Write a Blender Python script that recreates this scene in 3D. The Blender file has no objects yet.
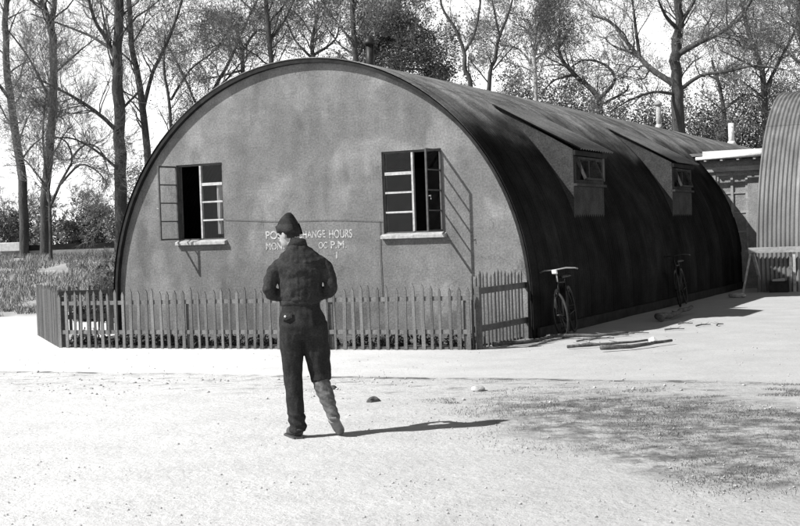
import bpy, bmesh, math, random
import numpy as np
from mathutils import Vector, Matrix, Euler, noise
random.seed(7); rng = np.random.default_rng(7)
R_ = math.radians
scn = bpy.context.scene
COL = scn.collection
PI = math.pi

# ------------------------------------------------------------------ camera
F_PX, PITCH, ROLL, EYE = 1298.9, 0.0217, 0.033, 1.6
cam = bpy.data.cameras.new('camera'); camo = bpy.data.objects.new('camera', cam); COL.objects.link(camo)
cam.sensor_width = 36; cam.lens = F_PX / 800 * 36; cam.clip_end = 3000
_fwd = Vector((0, math.cos(PITCH), -math.sin(PITCH)))
_right = Vector((1, 0, 0)); _up = _right.cross(_fwd)
# image right axis tilts so that level lines rise to the right by ROLL
cr, sr = math.cos(ROLL), math.sin(ROLL)
xr = _right * cr - _up * sr; yu = _right * sr + _up * cr
m = Matrix((xr, yu, -_fwd)).transposed().to_4x4(); m.translation = (0, 0, EYE)
camo.matrix_world = m
scn.camera = camo

# ------------------------------------------------------------------ sky, sun, exposure
SUN_AZ = R_(18.0); SUN_EL = R_(44.5)          # direction the light travels towards: 18 deg left of +X
Ldir = Vector((math.cos(SUN_AZ) * math.cos(SUN_EL), math.sin(SUN_AZ) * math.cos(SUN_EL), -math.sin(SUN_EL)))
w = bpy.data.worlds.new('World'); scn.world = w; w.use_nodes = True
nt = w.node_tree; nt.nodes.clear()
sky = nt.nodes.new('ShaderNodeTexSky'); sky.sky_type = 'NISHITA'; sky.sun_disc = False
sky.sun_elevation = SUN_EL; sky.sun_rotation = math.atan2(-Ldir.x, -Ldir.y)
sky.dust_density = 0.3; sky.air_density = 1.0
bw = nt.nodes.new('ShaderNodeRGBToBW'); bg = nt.nodes.new('ShaderNodeBackground'); wo = nt.nodes.new('ShaderNodeOutputWorld')
bg.inputs['Strength'].default_value = 0.05
nt.links.new(sky.outputs[0], bw.inputs[0]); # white glow added low in the sky to whiten it, fading upwards, slightly mottled
wtc = nt.nodes.new('ShaderNodeTexCoord'); wsx = nt.nodes.new('ShaderNodeSeparateXYZ'); nt.links.new(wtc.outputs['Generated'], wsx.inputs[0])
hz = nt.nodes.new('ShaderNodeMapRange'); hz.interpolation_type = 'SMOOTHSTEP'
for k_, v_ in zip(('From Min','From Max','To Min','To Max'), (.19, .30, 14.5, 0.0)): hz.inputs[k_].default_value = v_
nt.links.new(wsx.outputs[2], hz.inputs[0])
cn = nt.nodes.new('ShaderNodeTexNoise'); cn.inputs['Scale'].default_value = 3.5; cn.inputs['Detail'].default_value = 6
cm = nt.nodes.new('ShaderNodeMapping'); cm.inputs['Scale'].default_value = (1, 1, 3); nt.links.new(wtc.outputs['Generated'], cm.inputs[0]); nt.links.new(cm.outputs[0], cn.inputs['Vector'])
cr2 = nt.nodes.new('ShaderNodeMapRange')
for k_, v_ in zip(('From Min','From Max','To Min','To Max'), (.3, .7, .9, 1.1)): cr2.inputs[k_].default_value = v_
nt.links.new(cn.outputs[0], cr2.inputs[0])
ml = nt.nodes.new('ShaderNodeMath'); ml.operation = 'MULTIPLY'; nt.links.new(hz.outputs[0], ml.inputs[0]); nt.links.new(cr2.outputs[0], ml.inputs[1])
ad = nt.nodes.new('ShaderNodeMath'); ad.operation = 'ADD'; nt.links.new(bw.outputs[0], ad.inputs[0]); nt.links.new(ml.outputs[0], ad.inputs[1])
nt.links.new(ad.outputs[0], bg.inputs[0]); nt.links.new(bg.outputs[0], wo.inputs[0])
sl = bpy.data.lights.new('sun', 'SUN'); sl.energy = 5.0; sl.angle = R_(0.6); sl.color = (1, 0.995, 0.985)
so = bpy.data.objects.new('sun', sl); COL.objects.link(so); so.rotation_euler = Ldir.to_track_quat('-Z', 'Y').to_euler(); so.location = (-20, -8, 25)
scn.view_settings.view_transform = 'Standard'; scn.view_settings.look = 'None'
scn.view_settings.gamma = 1; scn.view_settings.use_curve_mapping = False
scn.view_settings.exposure = 0.7
try:
    scn.cycles.max_bounces = 6; scn.cycles.transparent_max_bounces = 12
except Exception: pass

# ------------------------------------------------------------------ materials (the photograph is black and white)
def grey(v): return (v, v, v, 1)
def mat(name, lo, hi, scale=8, rough=0.85, bump=0.0, bscale=None, detail=6, big=None, spec=0.25, metal=0, stretch=None, grain=0.0, gscale=60, coord='Object'):
    m = bpy.data.materials.new(name); m.use_nodes = True
    n = m.node_tree.nodes; l = m.node_tree.links
    b = n['Principled BSDF']; b.inputs['Roughness'].default_value = rough; b.inputs['Specular IOR Level'].default_value = spec; b.inputs['Metallic'].default_value = metal
    tc = n.new('ShaderNodeTexCoord'); src = tc.outputs[coord]
    if stretch:
        mp = n.new('ShaderNodeMapping'); mp.inputs['Scale'].default_value = stretch; l.new(src, mp.inputs[0]); src2 = mp.outputs[0]
    else: src2 = src
    t = n.new('ShaderNodeTexNoise'); t.inputs['Scale'].default_value = scale; t.inputs['Detail'].default_value = detail; t.inputs['Roughness'].default_value = 0.6
    l.new(src2, t.inputs['Vector'])
    r = n.new('ShaderNodeMapRange'); r.inputs['From Min'].default_value = 0.33; r.inputs['From Max'].default_value = 0.67
    r.inputs['To Min'].default_value = lo; r.inputs['To Max'].default_value = hi
    l.new(t.outputs[0], r.inputs[0]); out = r.outputs[0]
    def mul(a, tex, amt):
        q = n.new('ShaderNodeMapRange'); q.inputs['From Min'].default_value = .3; q.inputs['From Max'].default_value = .7
        q.inputs['To Min'].default_value = 1 - amt; q.inputs['To Max'].default_value = 1 + amt; l.new(tex, q.inputs[0])
        x = n.new('ShaderNodeMath'); x.operation = 'MULTIPLY'; l.new(a, x.inputs[0]); l.new(q.outputs[0], x.inputs[1]); return x.outputs[0]
    if big:
        t2 = n.new('ShaderNodeTexNoise'); t2.inputs['Scale'].default_value = big[0]; t2.inputs['Detail'].default_value = 4; l.new(src, t2.inputs['Vector']); out = mul(out, t2.outputs[0], big[1])
    if grain:
        t3 = n.new('ShaderNodeTexNoise'); t3.inputs['Scale'].default_value = gscale; t3.inputs['Detail'].default_value = 2; l.new(src, t3.inputs['Vector']); out = mul(out, t3.outputs[0], grain)
    l.new(out, b.inputs['Base Color'])
    if bump:
        tb = n.new('ShaderNodeTexNoise'); tb.inputs['Scale'].default_value = bscale or scale * 3; tb.inputs['Detail'].default_value = 5; l.new(src2, tb.inputs['Vector'])
        bn = n.new('ShaderNodeBump'); bn.inputs['Strength'].default_value = 1; bn.inputs['Distance'].default_value = bump
        l.new(tb.outputs[0], bn.inputs['Height']); l.new(bn.outputs[0], b.inputs['Normal'])
    return m

M = {}
M['stucco'] = mat('stucco', .128, .178, 3.0, .92, .006, 55, big=(.45, .22), grain=.22, gscale=34, spec=.15)
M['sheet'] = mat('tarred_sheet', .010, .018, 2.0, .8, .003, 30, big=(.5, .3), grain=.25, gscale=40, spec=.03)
M['galv'] = mat('galvanised_sheet', .115, .165, 2.2, .5, .002, 30, big=(.6, .12), grain=.15, gscale=40, spec=.4, stretch=(1, 1, .35))
M['cheek'] = mat('dormer_cheek_sheet', .034, .058, 4, .9, .004, 30, spec=.05, grain=.3, gscale=40)
M['edge'] = mat('dark_board', .018, .035, 6, .9, .004, 30, spec=.05)
M['fascia'] = mat('weathered_fascia', .5, .7, 5, .7, .003, 20, stretch=(.4, 1, 1))
M['white_paint'] = mat('white_paint', .5, .72, 9, .55, .002, 30)
M['frame_dark'] = mat('casement_steel', .05, .09, 12, .6)
M['frame_light'] = mat('window_bar_paint', .28, .48, 20, .6)
M['sill'] = mat('sill_stone', .22, .42, 14, .85, .006, 40)
M['picket'] = mat('picket_wood', .10, .17, 7, .9, .004, 30, stretch=(1, 1, .2), grain=.25, gscale=50)
M['picket_dark'] = mat('picket_rail_wood', .06, .1, 7, .9, .004, 30, grain=.25, gscale=50)
M['wood_grey'] = mat('grey_timber', .2, .38, 8, .85, .004, 30, stretch=(.3, 1, 1), grain=.2, gscale=50)
M['brick'] = mat('rendered_wall', .18, .27, 6, .9, .01, 40, grain=.2, gscale=40)
M['bark'] = mat('bark', .035, .085, 6, .95, .02, 20, stretch=(1, 1, .25), grain=.3, gscale=30)
M['bark_pale'] = mat('pale_bark', .22, .42, 5, .9, .01, 20, stretch=(1, 1, .6), grain=.3, gscale=30)
M['twig'] = mat('twigs', .10, .19, 6, .95)
M['leaf'] = mat('spring_leaves', .09, .20, 1.4, .75, spec=.2)
M['leaf_pale'] = mat('budding_leaves', .16, .30, 1.4, .75, spec=.2)
M['leaf_dark'] = mat('dark_leaves', .035, .09, 1.4, .75, spec=.2)
M['grass'] = mat('dry_grass', .15, .34, 2.0, .9, spec=.1)
M['turf'] = mat('worn_turf', .07, .2, 3.0, .9, spec=.1)
M['stone'] = mat('stones', .26, .5, 9, .9, .01, 30)
M['stone_dark'] = mat('dark_stone', .05, .12, 9, .9, .01, 30)
M['wool'] = mat('uniform_wool', .022, .040, 14, .95, .002, 90, spec=.08, grain=.25, gscale=80)
M['wool2'] = mat('trouser_wool', .018, .032, 14, .95, .002, 90, spec=.08, grain=.25, gscale=80)
M['canvas'] = mat('canvas_legging', .06, .13, 22, .9, .004, 60)
M['skin'] = mat('skin', .24, .32, 8, .5, spec=.3)
M['hair'] = mat('hair', .02, .035, 60, .8, spec=.1)
M['leather'] = mat('boot_leather', .10, .18, 20, .45, .002, 40)
M['leather_dark'] = mat('shoe_leather', .035, .06, 20, .45, .002, 40)
M['button'] = mat('button', .55, .7, 20, .35)
M['iron'] = mat('black_iron', .01, .025, 12, .5)
M['chrome'] = mat('chrome', .5, .6, 12, .3, metal=.8)
M['rubber'] = mat('rubber', .02, .035, 12, .8)
M['log'] = mat('rough_log', .05, .13, 10, .95, .01, 30, grain=.3)
M['cloth_in'] = mat('curtain_cloth', .3, .45, 5, .9)
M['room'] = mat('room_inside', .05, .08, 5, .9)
def glass():
    m = bpy.data.materials.new('pane_glass'); m.use_nodes = True; n = m.node_tree.nodes; l = m.node_tree.links; n.clear()
    o = n.new('ShaderNodeOutputMaterial'); mx = n.new('ShaderNodeMixShader'); tr = n.new('ShaderNodeBsdfTransparent'); gl = n.new('ShaderNodeBsdfGlossy')
    tr.inputs[0].default_value = grey(.975); gl.inputs['Roughness'].default_value = .06; gl.inputs[0].default_value = grey(.8)
    mx.inputs[0].default_value = .012
    l.new(tr.outputs[0], mx.inputs[1]); l.new(gl.outputs[0], mx.inputs[2]); l.new(mx.outputs[0], o.inputs[0]); return m
M['glass'] = glass()

def node_mul(m, build):
    """multiply the base colour of a material by a further pattern"""
    n = m.node_tree.nodes; l = m.node_tree.links; b = n['Principled BSDF']; src = b.inputs['Base Color'].links[0].from_socket
    tc = n.new('ShaderNodeTexCoord'); sp = n.new('ShaderNodeSeparateXYZ'); l.new(tc.outputs['Object'], sp.inputs[0])
    def N(scale, stretch=(1,1,1), detail=5):
        mp = n.new('ShaderNodeMapping'); mp.inputs['Scale'].default_value = stretch; l.new(tc.outputs['Object'], mp.inputs[0])
        t = n.new('ShaderNodeTexNoise'); t.inputs['Scale'].default_value = scale; t.inputs['Detail'].default_value = detail; l.new(mp.outputs[0], t.inputs['Vector']); return t.outputs[0]
    def Rg(a, f0, f1, t0, t1):
        q = n.new('ShaderNodeMapRange'); q.interpolation_type = 'SMOOTHSTEP'
        for k, v in zip(('From Min','From Max','To Min','To Max'), (f0, f1, t0, t1)): q.inputs[k].default_value = v
        l.new(a, q.inputs[0]); return q.outputs[0]
    def Mt(op, a, b_=0.0):
        q = n.new('ShaderNodeMath'); q.operation = op
        for i, v in enumerate((a, b_)):
            if isinstance(v, (int, float)): q.inputs[i].default_value = v
            else: l.new(v, q.inputs[i])
        return q.outputs[0]
    f = build(N, Rg, Mt, sp.outputs, n, l)
    l.new(Mt('MULTIPLY', src, f), b.inputs['Base Color'])
def stucco_wear(N, Rg, Mt, S, n, l):
    X, Y, Z = S
    st = Rg(N(2.2, (1, 1, .12)), .35, .68, 1.10, .86)                       # long vertical rain streaks
    pt = Rg(N(.9, (1, 1, 1), 8), .54, .60, 1.0, 1.2)                       # paler patches of newer render
    dk = Rg(N(1.7, (1, 1, .6), 9), .57, .68, 1.0, .78)
    base = Mt('ADD', Z, Mt('MULTIPLY', Mt('SUBTRACT', N(5), .5), .5)); sp_ = Rg(base, .25, .75, .74, 1.0)   # splashed earth at the foot
    v = n.new('ShaderNodeTexVoronoi'); v.feature = 'DISTANCE_TO_EDGE'; v.inputs['Scale'].default_value = .55
    mx = n.new('ShaderNodeMixRGB') if False else None
    w = n.new('ShaderNodeVectorMath'); w.operation = 'ADD'; tc = n.new('ShaderNodeTexCoord'); t = n.new('ShaderNodeTexNoise'); t.inputs['Scale'].default_value = 2.5; t.inputs['Detail'].default_value = 6
    l.new(tc.outputs['Object'], t.inputs['Vector']); l.new(tc.outputs['Object'], w.inputs[0]); l.new(t.outputs['Color'], w.inputs[1]); l.new(w.outputs[0], v.inputs['Vector'])
    cr = Rg(v.outputs['Distance'], .001, .007, .72, 1.0)
    gate = Rg(N(.5), .48, .56, 0, 1); cr = Mt('SUBTRACT', 1.0, Mt('MULTIPLY', Mt('SUBTRACT', 1.0, cr), gate))
    return Mt('MULTIPLY', Mt('MULTIPLY', Mt('MULTIPLY', st, pt), Mt('MULTIPLY', dk, sp_)), cr)
node_mul(M['stucco'], stucco_wear)
def sheet_wear_and_light(crown):
    def f(N, Rg, Mt, S, n, l):
        X, Y, Z = S
        row = Mt('FLOOR', Mt('MULTIPLY', Mt('ADD', Y, 50.0), 1/.605)); wn = n.new('ShaderNodeTexWhiteNoise'); wn.noise_dimensions = '1D'; l.new(row, wn.inputs['W'])
        tone = Rg(wn.outputs['Value'], 0, 1, .78, 1.2)                       # each sheet its own tone
        fr = Mt('FRACT', Mt('MULTIPLY', Mt('ADD', Y, 50.0), 1/.605)); lap = Rg(fr, .0, .05, .62, 1.0)     # side laps
        zl = Mt('ABSOLUTE', Mt('SUBTRACT', Z, 3.92)); lap2 = Rg(zl, .0, .02, .6, 1.0)                    # end laps round the arch
        st = Rg(N(3.5, (1, 1, .15)), .35, .65, .85, 1.15)
        o = Mt('MULTIPLY', Mt('MULTIPLY', tone, lap), Mt('MULTIPLY', lap2, st))
        if crown:   # sunlit crown above the shaded side painted into the colour, ragged edge
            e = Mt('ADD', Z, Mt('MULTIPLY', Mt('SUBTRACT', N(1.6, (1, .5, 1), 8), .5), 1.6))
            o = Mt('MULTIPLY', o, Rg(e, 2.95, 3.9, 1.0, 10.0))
        return o
    return f
node_mul(M['sheet'], sheet_wear_and_light(True)); node_mul(M['galv'], sheet_wear_and_light(False))
M['faded'] = mat('faded_paint', .16, .5, 22, .8)
M['picket_b'] = mat('picket_wood_dark', .07, .14, 7, .9, .004, 30, stretch=(1, 1, .2), grain=.3, gscale=50)
M['soil'] = mat('dark_soil', .05, .13, 7, .95, .02, 14, grain=.3)
M['dormer_roof'] = mat('dormer_sheet', .085, .14, 3, .7, .003, 30, grain=.25, gscale=40)

# ------------------------------------------------------------------ mesh helpers
class MB:
    def __init__(s): s.v = []; s.f = []
    def add(s, vs, fs):
        b = len(s.v); s.v.extend([tuple(v) for v in vs]); s.f.extend([tuple(i + b for i in f) for f in fs]); return s
    def box(s, x0, x1, y0, y1, z0, z1):
        return s.add([(x0,y0,z0),(x1,y0,z0),(x1,y1,z0),(x0,y1,z0),(x0,y0,z1),(x1,y0,z1),(x1,y1,z1),(x0,y1,z1)],
                     [(0,3,2,1),(4,5,6,7),(0,1,5,4),(1,2,6,5),(2,3,7,6),(3,0,4,7)])
    def bar(s, a, b, wd, th, up=(0,0,1), bev=0):
        a = Vector(a); b = Vector(b); d = (b - a).normalized(); u = Vector(up); x = d.cross(u)
        if x.length < 1e-4: x = d.cross(Vector((1,0,0)))
        x.normalize(); u = x.cross(d); vs = []
        for p in (a, b):
            for i, j in ((-1,-1),(1,-1),(1,1),(-1,1)): vs.append(p + x * i * wd / 2 + u * j * th / 2)
        return s.add(vs, [(3,2,1,0),(4,5,6,7),(0,1,5,4),(1,2,6,5),(2,3,7,6),(3,0,4,7)])
    def tube(s, pts, rad, n=8, cap=True):
        pts = [Vector(p) for p in pts]; rings = []
        if not hasattr(rad, '__len__'): rad = [rad] * len(pts)
        ref = Vector((0.12, 0.31, 0.94))
        b = len(s.v)
        for i, p in enumerate(pts):
            d = (pts[min(i+1, len(pts)-1)] - pts[max(i-1, 0)])
            d = d.normalized() if d.length > 1e-9 else Vector((0,0,1))
            x = d.cross(ref)
            if x.length < .05: x = d.cross(Vector((1,0,0)))
            x.normalize(); y = d.cross(x)
            for k in range(n):
                a = 2*PI*k/n; s.v.append(tuple(p + (x*math.cos(a) + y*math.sin(a)) * rad[i]))
        for i in range(len(pts)-1):
            for k in range(n):
                k2 = (k+1) % n; s.f.append((b+i*n+k, b+i*n+k2, b+(i+1)*n+k2, b+(i+1)*n+k))
        if cap:
            s.f.append(tuple(b+k for k in reversed(range(n)))); s.f.append(tuple(b+(len(pts)-1)*n+k for k in range(n)))
        return s
    def loft(s, rings, cap=True):
        n = len(rings[0]); b = len(s.v)
        for r in rings: s.v.extend([tuple(v) for v in r])
        for i in range(len(rings)-1):
            for k in range(n):
                k2 = (k+1) % n; s.f.append((b+i*n+k, b+i*n+k2, b+(i+1)*n+k2, b+(i+1)*n+k))
        if cap:
            s.f.append(tuple(b+k for k in reversed(range(n)))); s.f.append(tuple(b+(len(rings)-1)*n+k for k in range(n)))
        return s
    def mesh(s, name, smooth=False):
        me = bpy.data.meshes.new(name); me.from_pydata(s.v, [], s.f); me.validate(); me.update()
        if smooth: me.polygons.foreach_set('use_smooth', [True]*len(me.polygons))
        return me
    def build(s, name, m, parent=None, smooth=False, bevel=0):
        o = bpy.data.objects.new(name, s.mesh(name, smooth)); COL.objects.link(o)
        if m: o.data.materials.append(M[m] if isinstance(m, str) else m)
        if parent: o.parent = parent
        if bevel:
            bv = o.modifiers.new('b', 'BEVEL'); bv.width = bevel; bv.segments = 2
        return o
def tag(o, label=None, cat=None, group=None, kind=None):
    if label: o['label'] = label
    if cat: o['category'] = cat
    if group: o['group'] = group
    if kind: o['kind'] = kind
    return o
def empty(name, loc=(0,0,0), rz=0, **k):
    o = bpy.data.objects.new(name, None); COL.objects.link(o); o.location = loc; o.rotation_euler = (0,0,rz); o.empty_display_size = .2
    tag(o, **k); return o
def nz(x, y, z=0, s=1): return noise.noise(Vector((x*s, y*s, z*s)))
def fastmesh(name, V, Fq, m, smooth=False, parent=None):
    """V (n,3) array, Fq (k,q) int array"""
    me = bpy.data.meshes.new(name); q = Fq.shape[1]
    me.vertices.add(len(V)); me.vertices.foreach_set('co', np.ascontiguousarray(V, dtype=np.float32).ravel())
    me.loops.add(Fq.size); me.loops.foreach_set('vertex_index', np.ascontiguousarray(Fq, dtype=np.int32).ravel())
    me.polygons.add(len(Fq)); me.polygons.foreach_set('loop_start', np.arange(0, Fq.size, q, dtype=np.int32))
    me.update(calc_edges=True)
    if smooth: me.polygons.foreach_set('use_smooth', np.ones(len(Fq), bool))
    o = bpy.data.objects.new(name, me); COL.objects.link(o); me.materials.append(M[m] if isinstance(m, str) else m)
    if parent: o.parent = parent
    return o

# ------------------------------------------------------------------ ground
TH = 0.4642; HX, HY = -1.4884, 20.9298; HR, HCZ = 3.8763, 0.5945
def H2W(u, v, z=0): return Vector((HX + u*math.cos(TH) + v*math.sin(TH), HY - u*math.sin(TH) + v*math.cos(TH), z))
def sm(a, b, x): t = min(1, max(0, (x-a)/(b-a))); return t*t*(3-2*t)
def gz(x, y):
    z = 1.25 * sm(29.5, 43, y + .9*nz(x, y, 3, .25)) * sm(-5.2, -8.2, x)
    z = max(z, 1.25 * sm(56, 70, y))
    k = sm(29, 33, y) * sm(-5.2, -8.2, x)
    z += .10 * nz(x, y, 1, .5) * k
    return z
def far_axis(a, b, step, lim, g=1.25):
    r = list(np.arange(a, b, step)); s = step
    while r[-1] < lim: s *= g; r.append(r[-1] + s)
    return r
xs_p = far_axis(0, 11, .16, 900); xs = sorted(set([-x for x in xs_p] + xs_p)); ys = sorted(set([5.5 - (y) for y in far_axis(0, 3, .5, 300)] + far_axis(5.5, 46, .16, 1500)))
V = np.array([[x, y, gz(x, y) + .012*nz(x, y, 5, 1.1) + (.006*nz(x, y, 7, 4.5) if abs(x) < 11 and y < 20 else 0)] for y in ys for x in xs])
nx = len(xs); ny = len(ys)
ii, jj = np.meshgrid(np.arange(nx-1), np.arange(ny-1)); b0 = (jj*nx+ii).ravel()
Fq = np.stack([b0, b0+1, b0+1+nx, b0+nx], 1)
gm = bpy.data.materials.new('trodden_ground'); gm.use_nodes = True
n = gm.node_tree.nodes; l = gm.node_tree.links; B = n['Principled BSDF']; B.inputs['Roughness'].default_value = .95; B.inputs['Specular IOR Level'].default_value = .1
tc = n.new('ShaderNodeTexCoord'); P = tc.outputs['Object']
def tex(scale, detail=5, rough=.6, stretch=None):
    s = P
    if stretch:
        mp = n.new('ShaderNodeMapping'); mp.inputs['Scale'].default_value = stretch; l.new(P, mp.inputs[0]); s = mp.outputs[0]
    t = n.new('ShaderNodeTexNoise'); t.inputs['Scale'].default_value = scale; t.inputs['Detail'].default_value = detail; t.inputs['Roughness'].default_value = rough; l.new(s, t.inputs['Vector']); return t.outputs[0]
def mr(a, f0, f1, t0, t1, smooth=False):
    q = n.new('ShaderNodeMapRange'); q.interpolation_type = 'SMOOTHSTEP' if smooth else 'LINEAR'
    for k, v in zip(('From Min','From Max','To Min','To Max'), (f0, f1, t0, t1)): q.inputs[k].default_value = v
    l.new(a, q.inputs[0]); return q.outputs[0]
def mt(op, a, b=0.0):
    q = n.new('ShaderNodeMath'); q.operation = op
    for i, v in enumerate((a, b)):
        if isinstance(v, (int, float)): q.inputs[i].default_value = v
        else: l.new(v, q.inputs[i])
    return q.outputs[0]
sx = n.new('ShaderNodeSeparateXYZ'); l.new(P, sx.inputs[0]); X, Y = sx.outputs[0], sx.outputs[1]
wob = tex(1.1, 6); 
base = mr(tex(1.6, 8, .7), .3, .7, .46, .57)
base = mt('MULTIPLY', base, mr(tex(22, 4), .3, .7, .93, 1.06))
# ground colour paler to the left, greyer to the right
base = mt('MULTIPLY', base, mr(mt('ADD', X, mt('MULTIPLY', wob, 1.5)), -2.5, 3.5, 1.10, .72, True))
# small stones and grit
grit = mr(tex(38, 3, .7), .60, .72, 1.0, .6)
base = mt('MULTIPLY', base, grit)
# line: smooth path beyond y = 16.2 .. 12.8, rough earth in front
ln = mt('ADD', mt('ADD', Y, mt('MULTIPLY', X, .444)), mt('MULTIPLY', wob, .25))       # path edge at 14.6
rough_side = mr(ln, 14.55, 14.75, 1.0, 0.0, True)
base = mt('MULTIPLY', base, mr(rough_side, 0, 1, 1.0, .93))
edge = mt('MULTIPLY', mr(ln, 14.45, 14.62, 0, 1, True), mr(ln, 14.66, 14.8, 1, 0, True))
edge = mt('MULTIPLY', edge, mr(tex(3.2, 6), .46, .60, 0, 1))
band = mt('MULTIPLY', mr(ln, 12.2, 13.6, 0, 1, True), rough_side)
clods = mt('MULTIPLY', band, mr(tex(2.6, 8, .7, (1, 2.2, 1)), .52, .66, 0, .55))
base = mt('MULTIPLY', base, mt('SUBTRACT', 1, clods)); base = mt('MULTIPLY', base, mt('SUBTRACT', 1, mt('MULTIPLY', edge, .75)))
# worn turf on the right: centre (3.1, 10.9)
ex = mt('POWER', mt('ABSOLUTE', mt('DIVIDE', mt('SUBTRACT', X, 2.6), 1.75)), 2); 
yy = mt('ADD', mt('SUBTRACT', Y, 10.0), mt('MULTIPLY', mt('SUBTRACT', X, 2.3), .9))
ey = mt('POWER', mt('ABSOLUTE', mt('DIVIDE', yy, 2.3)), 2)
dd = mt('ADD', mt('ADD', ex, ey), mt('MULTIPLY', mt('SUBTRACT', tex(.9, 8, .7), .5), 2.4))
turf = mt('MULTIPLY', mr(dd, .5, 1.6, 1, 0, True), mr(tex(3.5, 8, .75), .42, .55, .10, 1))
mix = n.new('ShaderNodeMix'); mix.data_type = 'FLOAT'
l.new(turf, mix.inputs[0]); l.new(base, mix.inputs[2]); l.new(mr(tex(9, 6), .3, .7, .06, .19), mix.inputs[3])
# the field to the left and everything far is grassed
fx = mt('ADD', Y, mt('MULTIPLY', wob, 2.0))
field = mt('MULTIPLY', mr(fx, 30.6, 31.6, 0, 1, True), mr(X, -4.6, -5.6, 0, 1, True))
field = mt('MAXIMUM', field, mr(Y, 50, 54, 0, 1))
mix2 = n.new('ShaderNodeMix'); mix2.data_type = 'FLOAT'
l.new(field, mix2.inputs[0]); l.new(mix.outputs[0], mix2.inputs[2]); l.new(mr(tex(2.5, 8, .7), .3, .7, .20, .42), mix2.inputs[3])
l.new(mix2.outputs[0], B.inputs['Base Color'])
bn = n.new('ShaderNodeBump'); bn.inputs['Strength'].default_value = 1; bn.inputs['Distance'].default_value = .018
l.new(mt('ADD', mt('MULTIPLY', tex(9, 6, .7), mt('ADD', .5, rough_side)), mt('MULTIPLY', tex(40, 3), .25)), bn.inputs['Height']); l.new(bn.outputs[0], B.inputs['Normal'])
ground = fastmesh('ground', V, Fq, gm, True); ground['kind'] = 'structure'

# ------------------------------------------------------------------ main hut (local frame: x across the front, y back, z up)
L_HUT = 34.0
hut = empty('arched_hut', (HX, HY, 0), -TH, label='long arched corrugated hut with rendered end wall, two open windows and painted lettering', cat='hut')
def archring(r, v, n=64, z0=0.0, cz=HCZ):
    a = [(-r, v, z0), (-r, v, cz*.5)]
    for i in range(n+1):
        p = PI - PI*i/n; a.append((r*math.cos(p), v, cz + r*math.sin(p)))
    a += [(r, v, cz*.5), (r, v, z0)]
    return a
def arch_band(mb, r0, r1, v0, v1, n=64, z0=0.0, cz=HCZ):
    rs = [archring(r1, v0, n, z0, cz), archring(r1, v1, n, z0, cz), archring(r0, v1, n, z0, cz), archring(r0, v0, n, z0, cz)]
    k = len(rs[0]); b = len(mb.v)
    for r in rs: mb.v.extend(r)
    for j in range(4):
        j2 = (j+1) % 4
        for i in range(k-1): mb.f.append((b+j*k+i, b+j*k+i+1, b+j2*k+i+1, b+j2*k+i))
    for i in (0, k-1): mb.f.append(tuple(b+j*k+i for j in range(4)))
def corrugated(name, r, v0, v1, m, parent, cz=HCZ, pitch=.11, amp=.009, nseg=64, thick=.012):
    nv = int((v1-v0)/pitch*8); vs = np.linspace(v0, v1, nv+1)
    prof = np.array(archring(1.0, 0, nseg, 0, 0)); 
    out = []
    for sgn, off in ((1, 0), (-1, -thick)):
        for v in vs:
            rr = r + amp*math.sin(2*PI*v/pitch) + off
            a = np.array(archring(rr, v, nseg, 0.0, cz)); out.append(a)
    A = np.array(out); k = A.shape[1]; Vv = A.reshape(-1, 3); nn = len(vs)
    i, j = np.meshgrid(np.arange(k-1), np.arange(nn-1)); b = (j*k+i).ravel()
    f1 = np.stack([b, b+1, b+k+1, b+k], 1); f2 = (f1 + nn*k)[:, ::-1]
    e0 = np.arange(k-1); f3 = np.stack([e0, e0+nn*k, e0+nn*k+1, e0+1], 1)
    e1 = e0 + (nn-1)*k; f4 = np.stack([e1, e1+1, e1+nn*k+1, e1+nn*k], 1)
    return fastmesh(name, Vv, np.concatenate([f1, f2, f3, f4]), m, True, parent)
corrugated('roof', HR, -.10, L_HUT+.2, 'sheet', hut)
mb = MB(); arch_band(mb, HR-.075, HR-.026, -.09, -.004); mb.build('verge_board', 'edge', hut)
# end wall built in strips around two openings
WZ0, WZ1 = 1.615, 2.900
WIN = [(-2.518, -1.587), (1.400, 2.427)]
def end_wall(name, m, v0, v1, wins, R=HR-.035, cz=HCZ, parent=None):
    mb = MB(); us = sorted(set([-R*math.cos(PI*i/70) for i in range(71)] + [w for ww in wins for w in ww]))
    def top(u): return cz + math.sqrt(max(R*R-u*u, 0))
    for a, b in zip(us[:-1], us[1:]):
        if b-a < 1e-6: continue
        mid = (a+b)/2; segs = [(0, 0, top(a), top(b))]
        for (w0, w1) in wins:
            if w0 < mid < w1: segs = [(0, 0, WZ0, WZ0), (WZ1, WZ1, top(a), top(b))]
        for (za, zb, zc, zd) in segs:
            mb.add([(a,v0,za),(b,v0,zb),(b,v0,zd),(a,v0,zc),(a,v1,za),(b,v1,zb),(b,v1,zd),(a,v1,zc)], [(0,1,2,3),(7,6,5,4),(3,2,6,7),(0,4,5,1)])
    for (w0, w1) in wins:
        mb.add([(w0,v0,WZ0),(w0,v1,WZ0),(w0,v1,WZ1),(w0,v0,WZ1)], [(0,1,2,3)]); mb.add([(w1,v0,WZ0),(w1,v0,WZ1),(w1,v1,WZ1),(w1,v1,WZ0)], [(0,1,2,3)])
    return mb.build(name, m, parent)
end_wall('end_wall', 'stucco', 0, .16, WIN, parent=hut)
end_wall('rear_wall', 'stucco', L_HUT-.2, L_HUT, [], parent=hut)
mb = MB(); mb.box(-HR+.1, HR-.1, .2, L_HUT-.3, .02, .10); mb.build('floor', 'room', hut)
mb = MB(); mb.box(-3.4, 3.4, 5.0, 5.08, .1, 2.9); mb.build('partition', 'room', hut)
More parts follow.
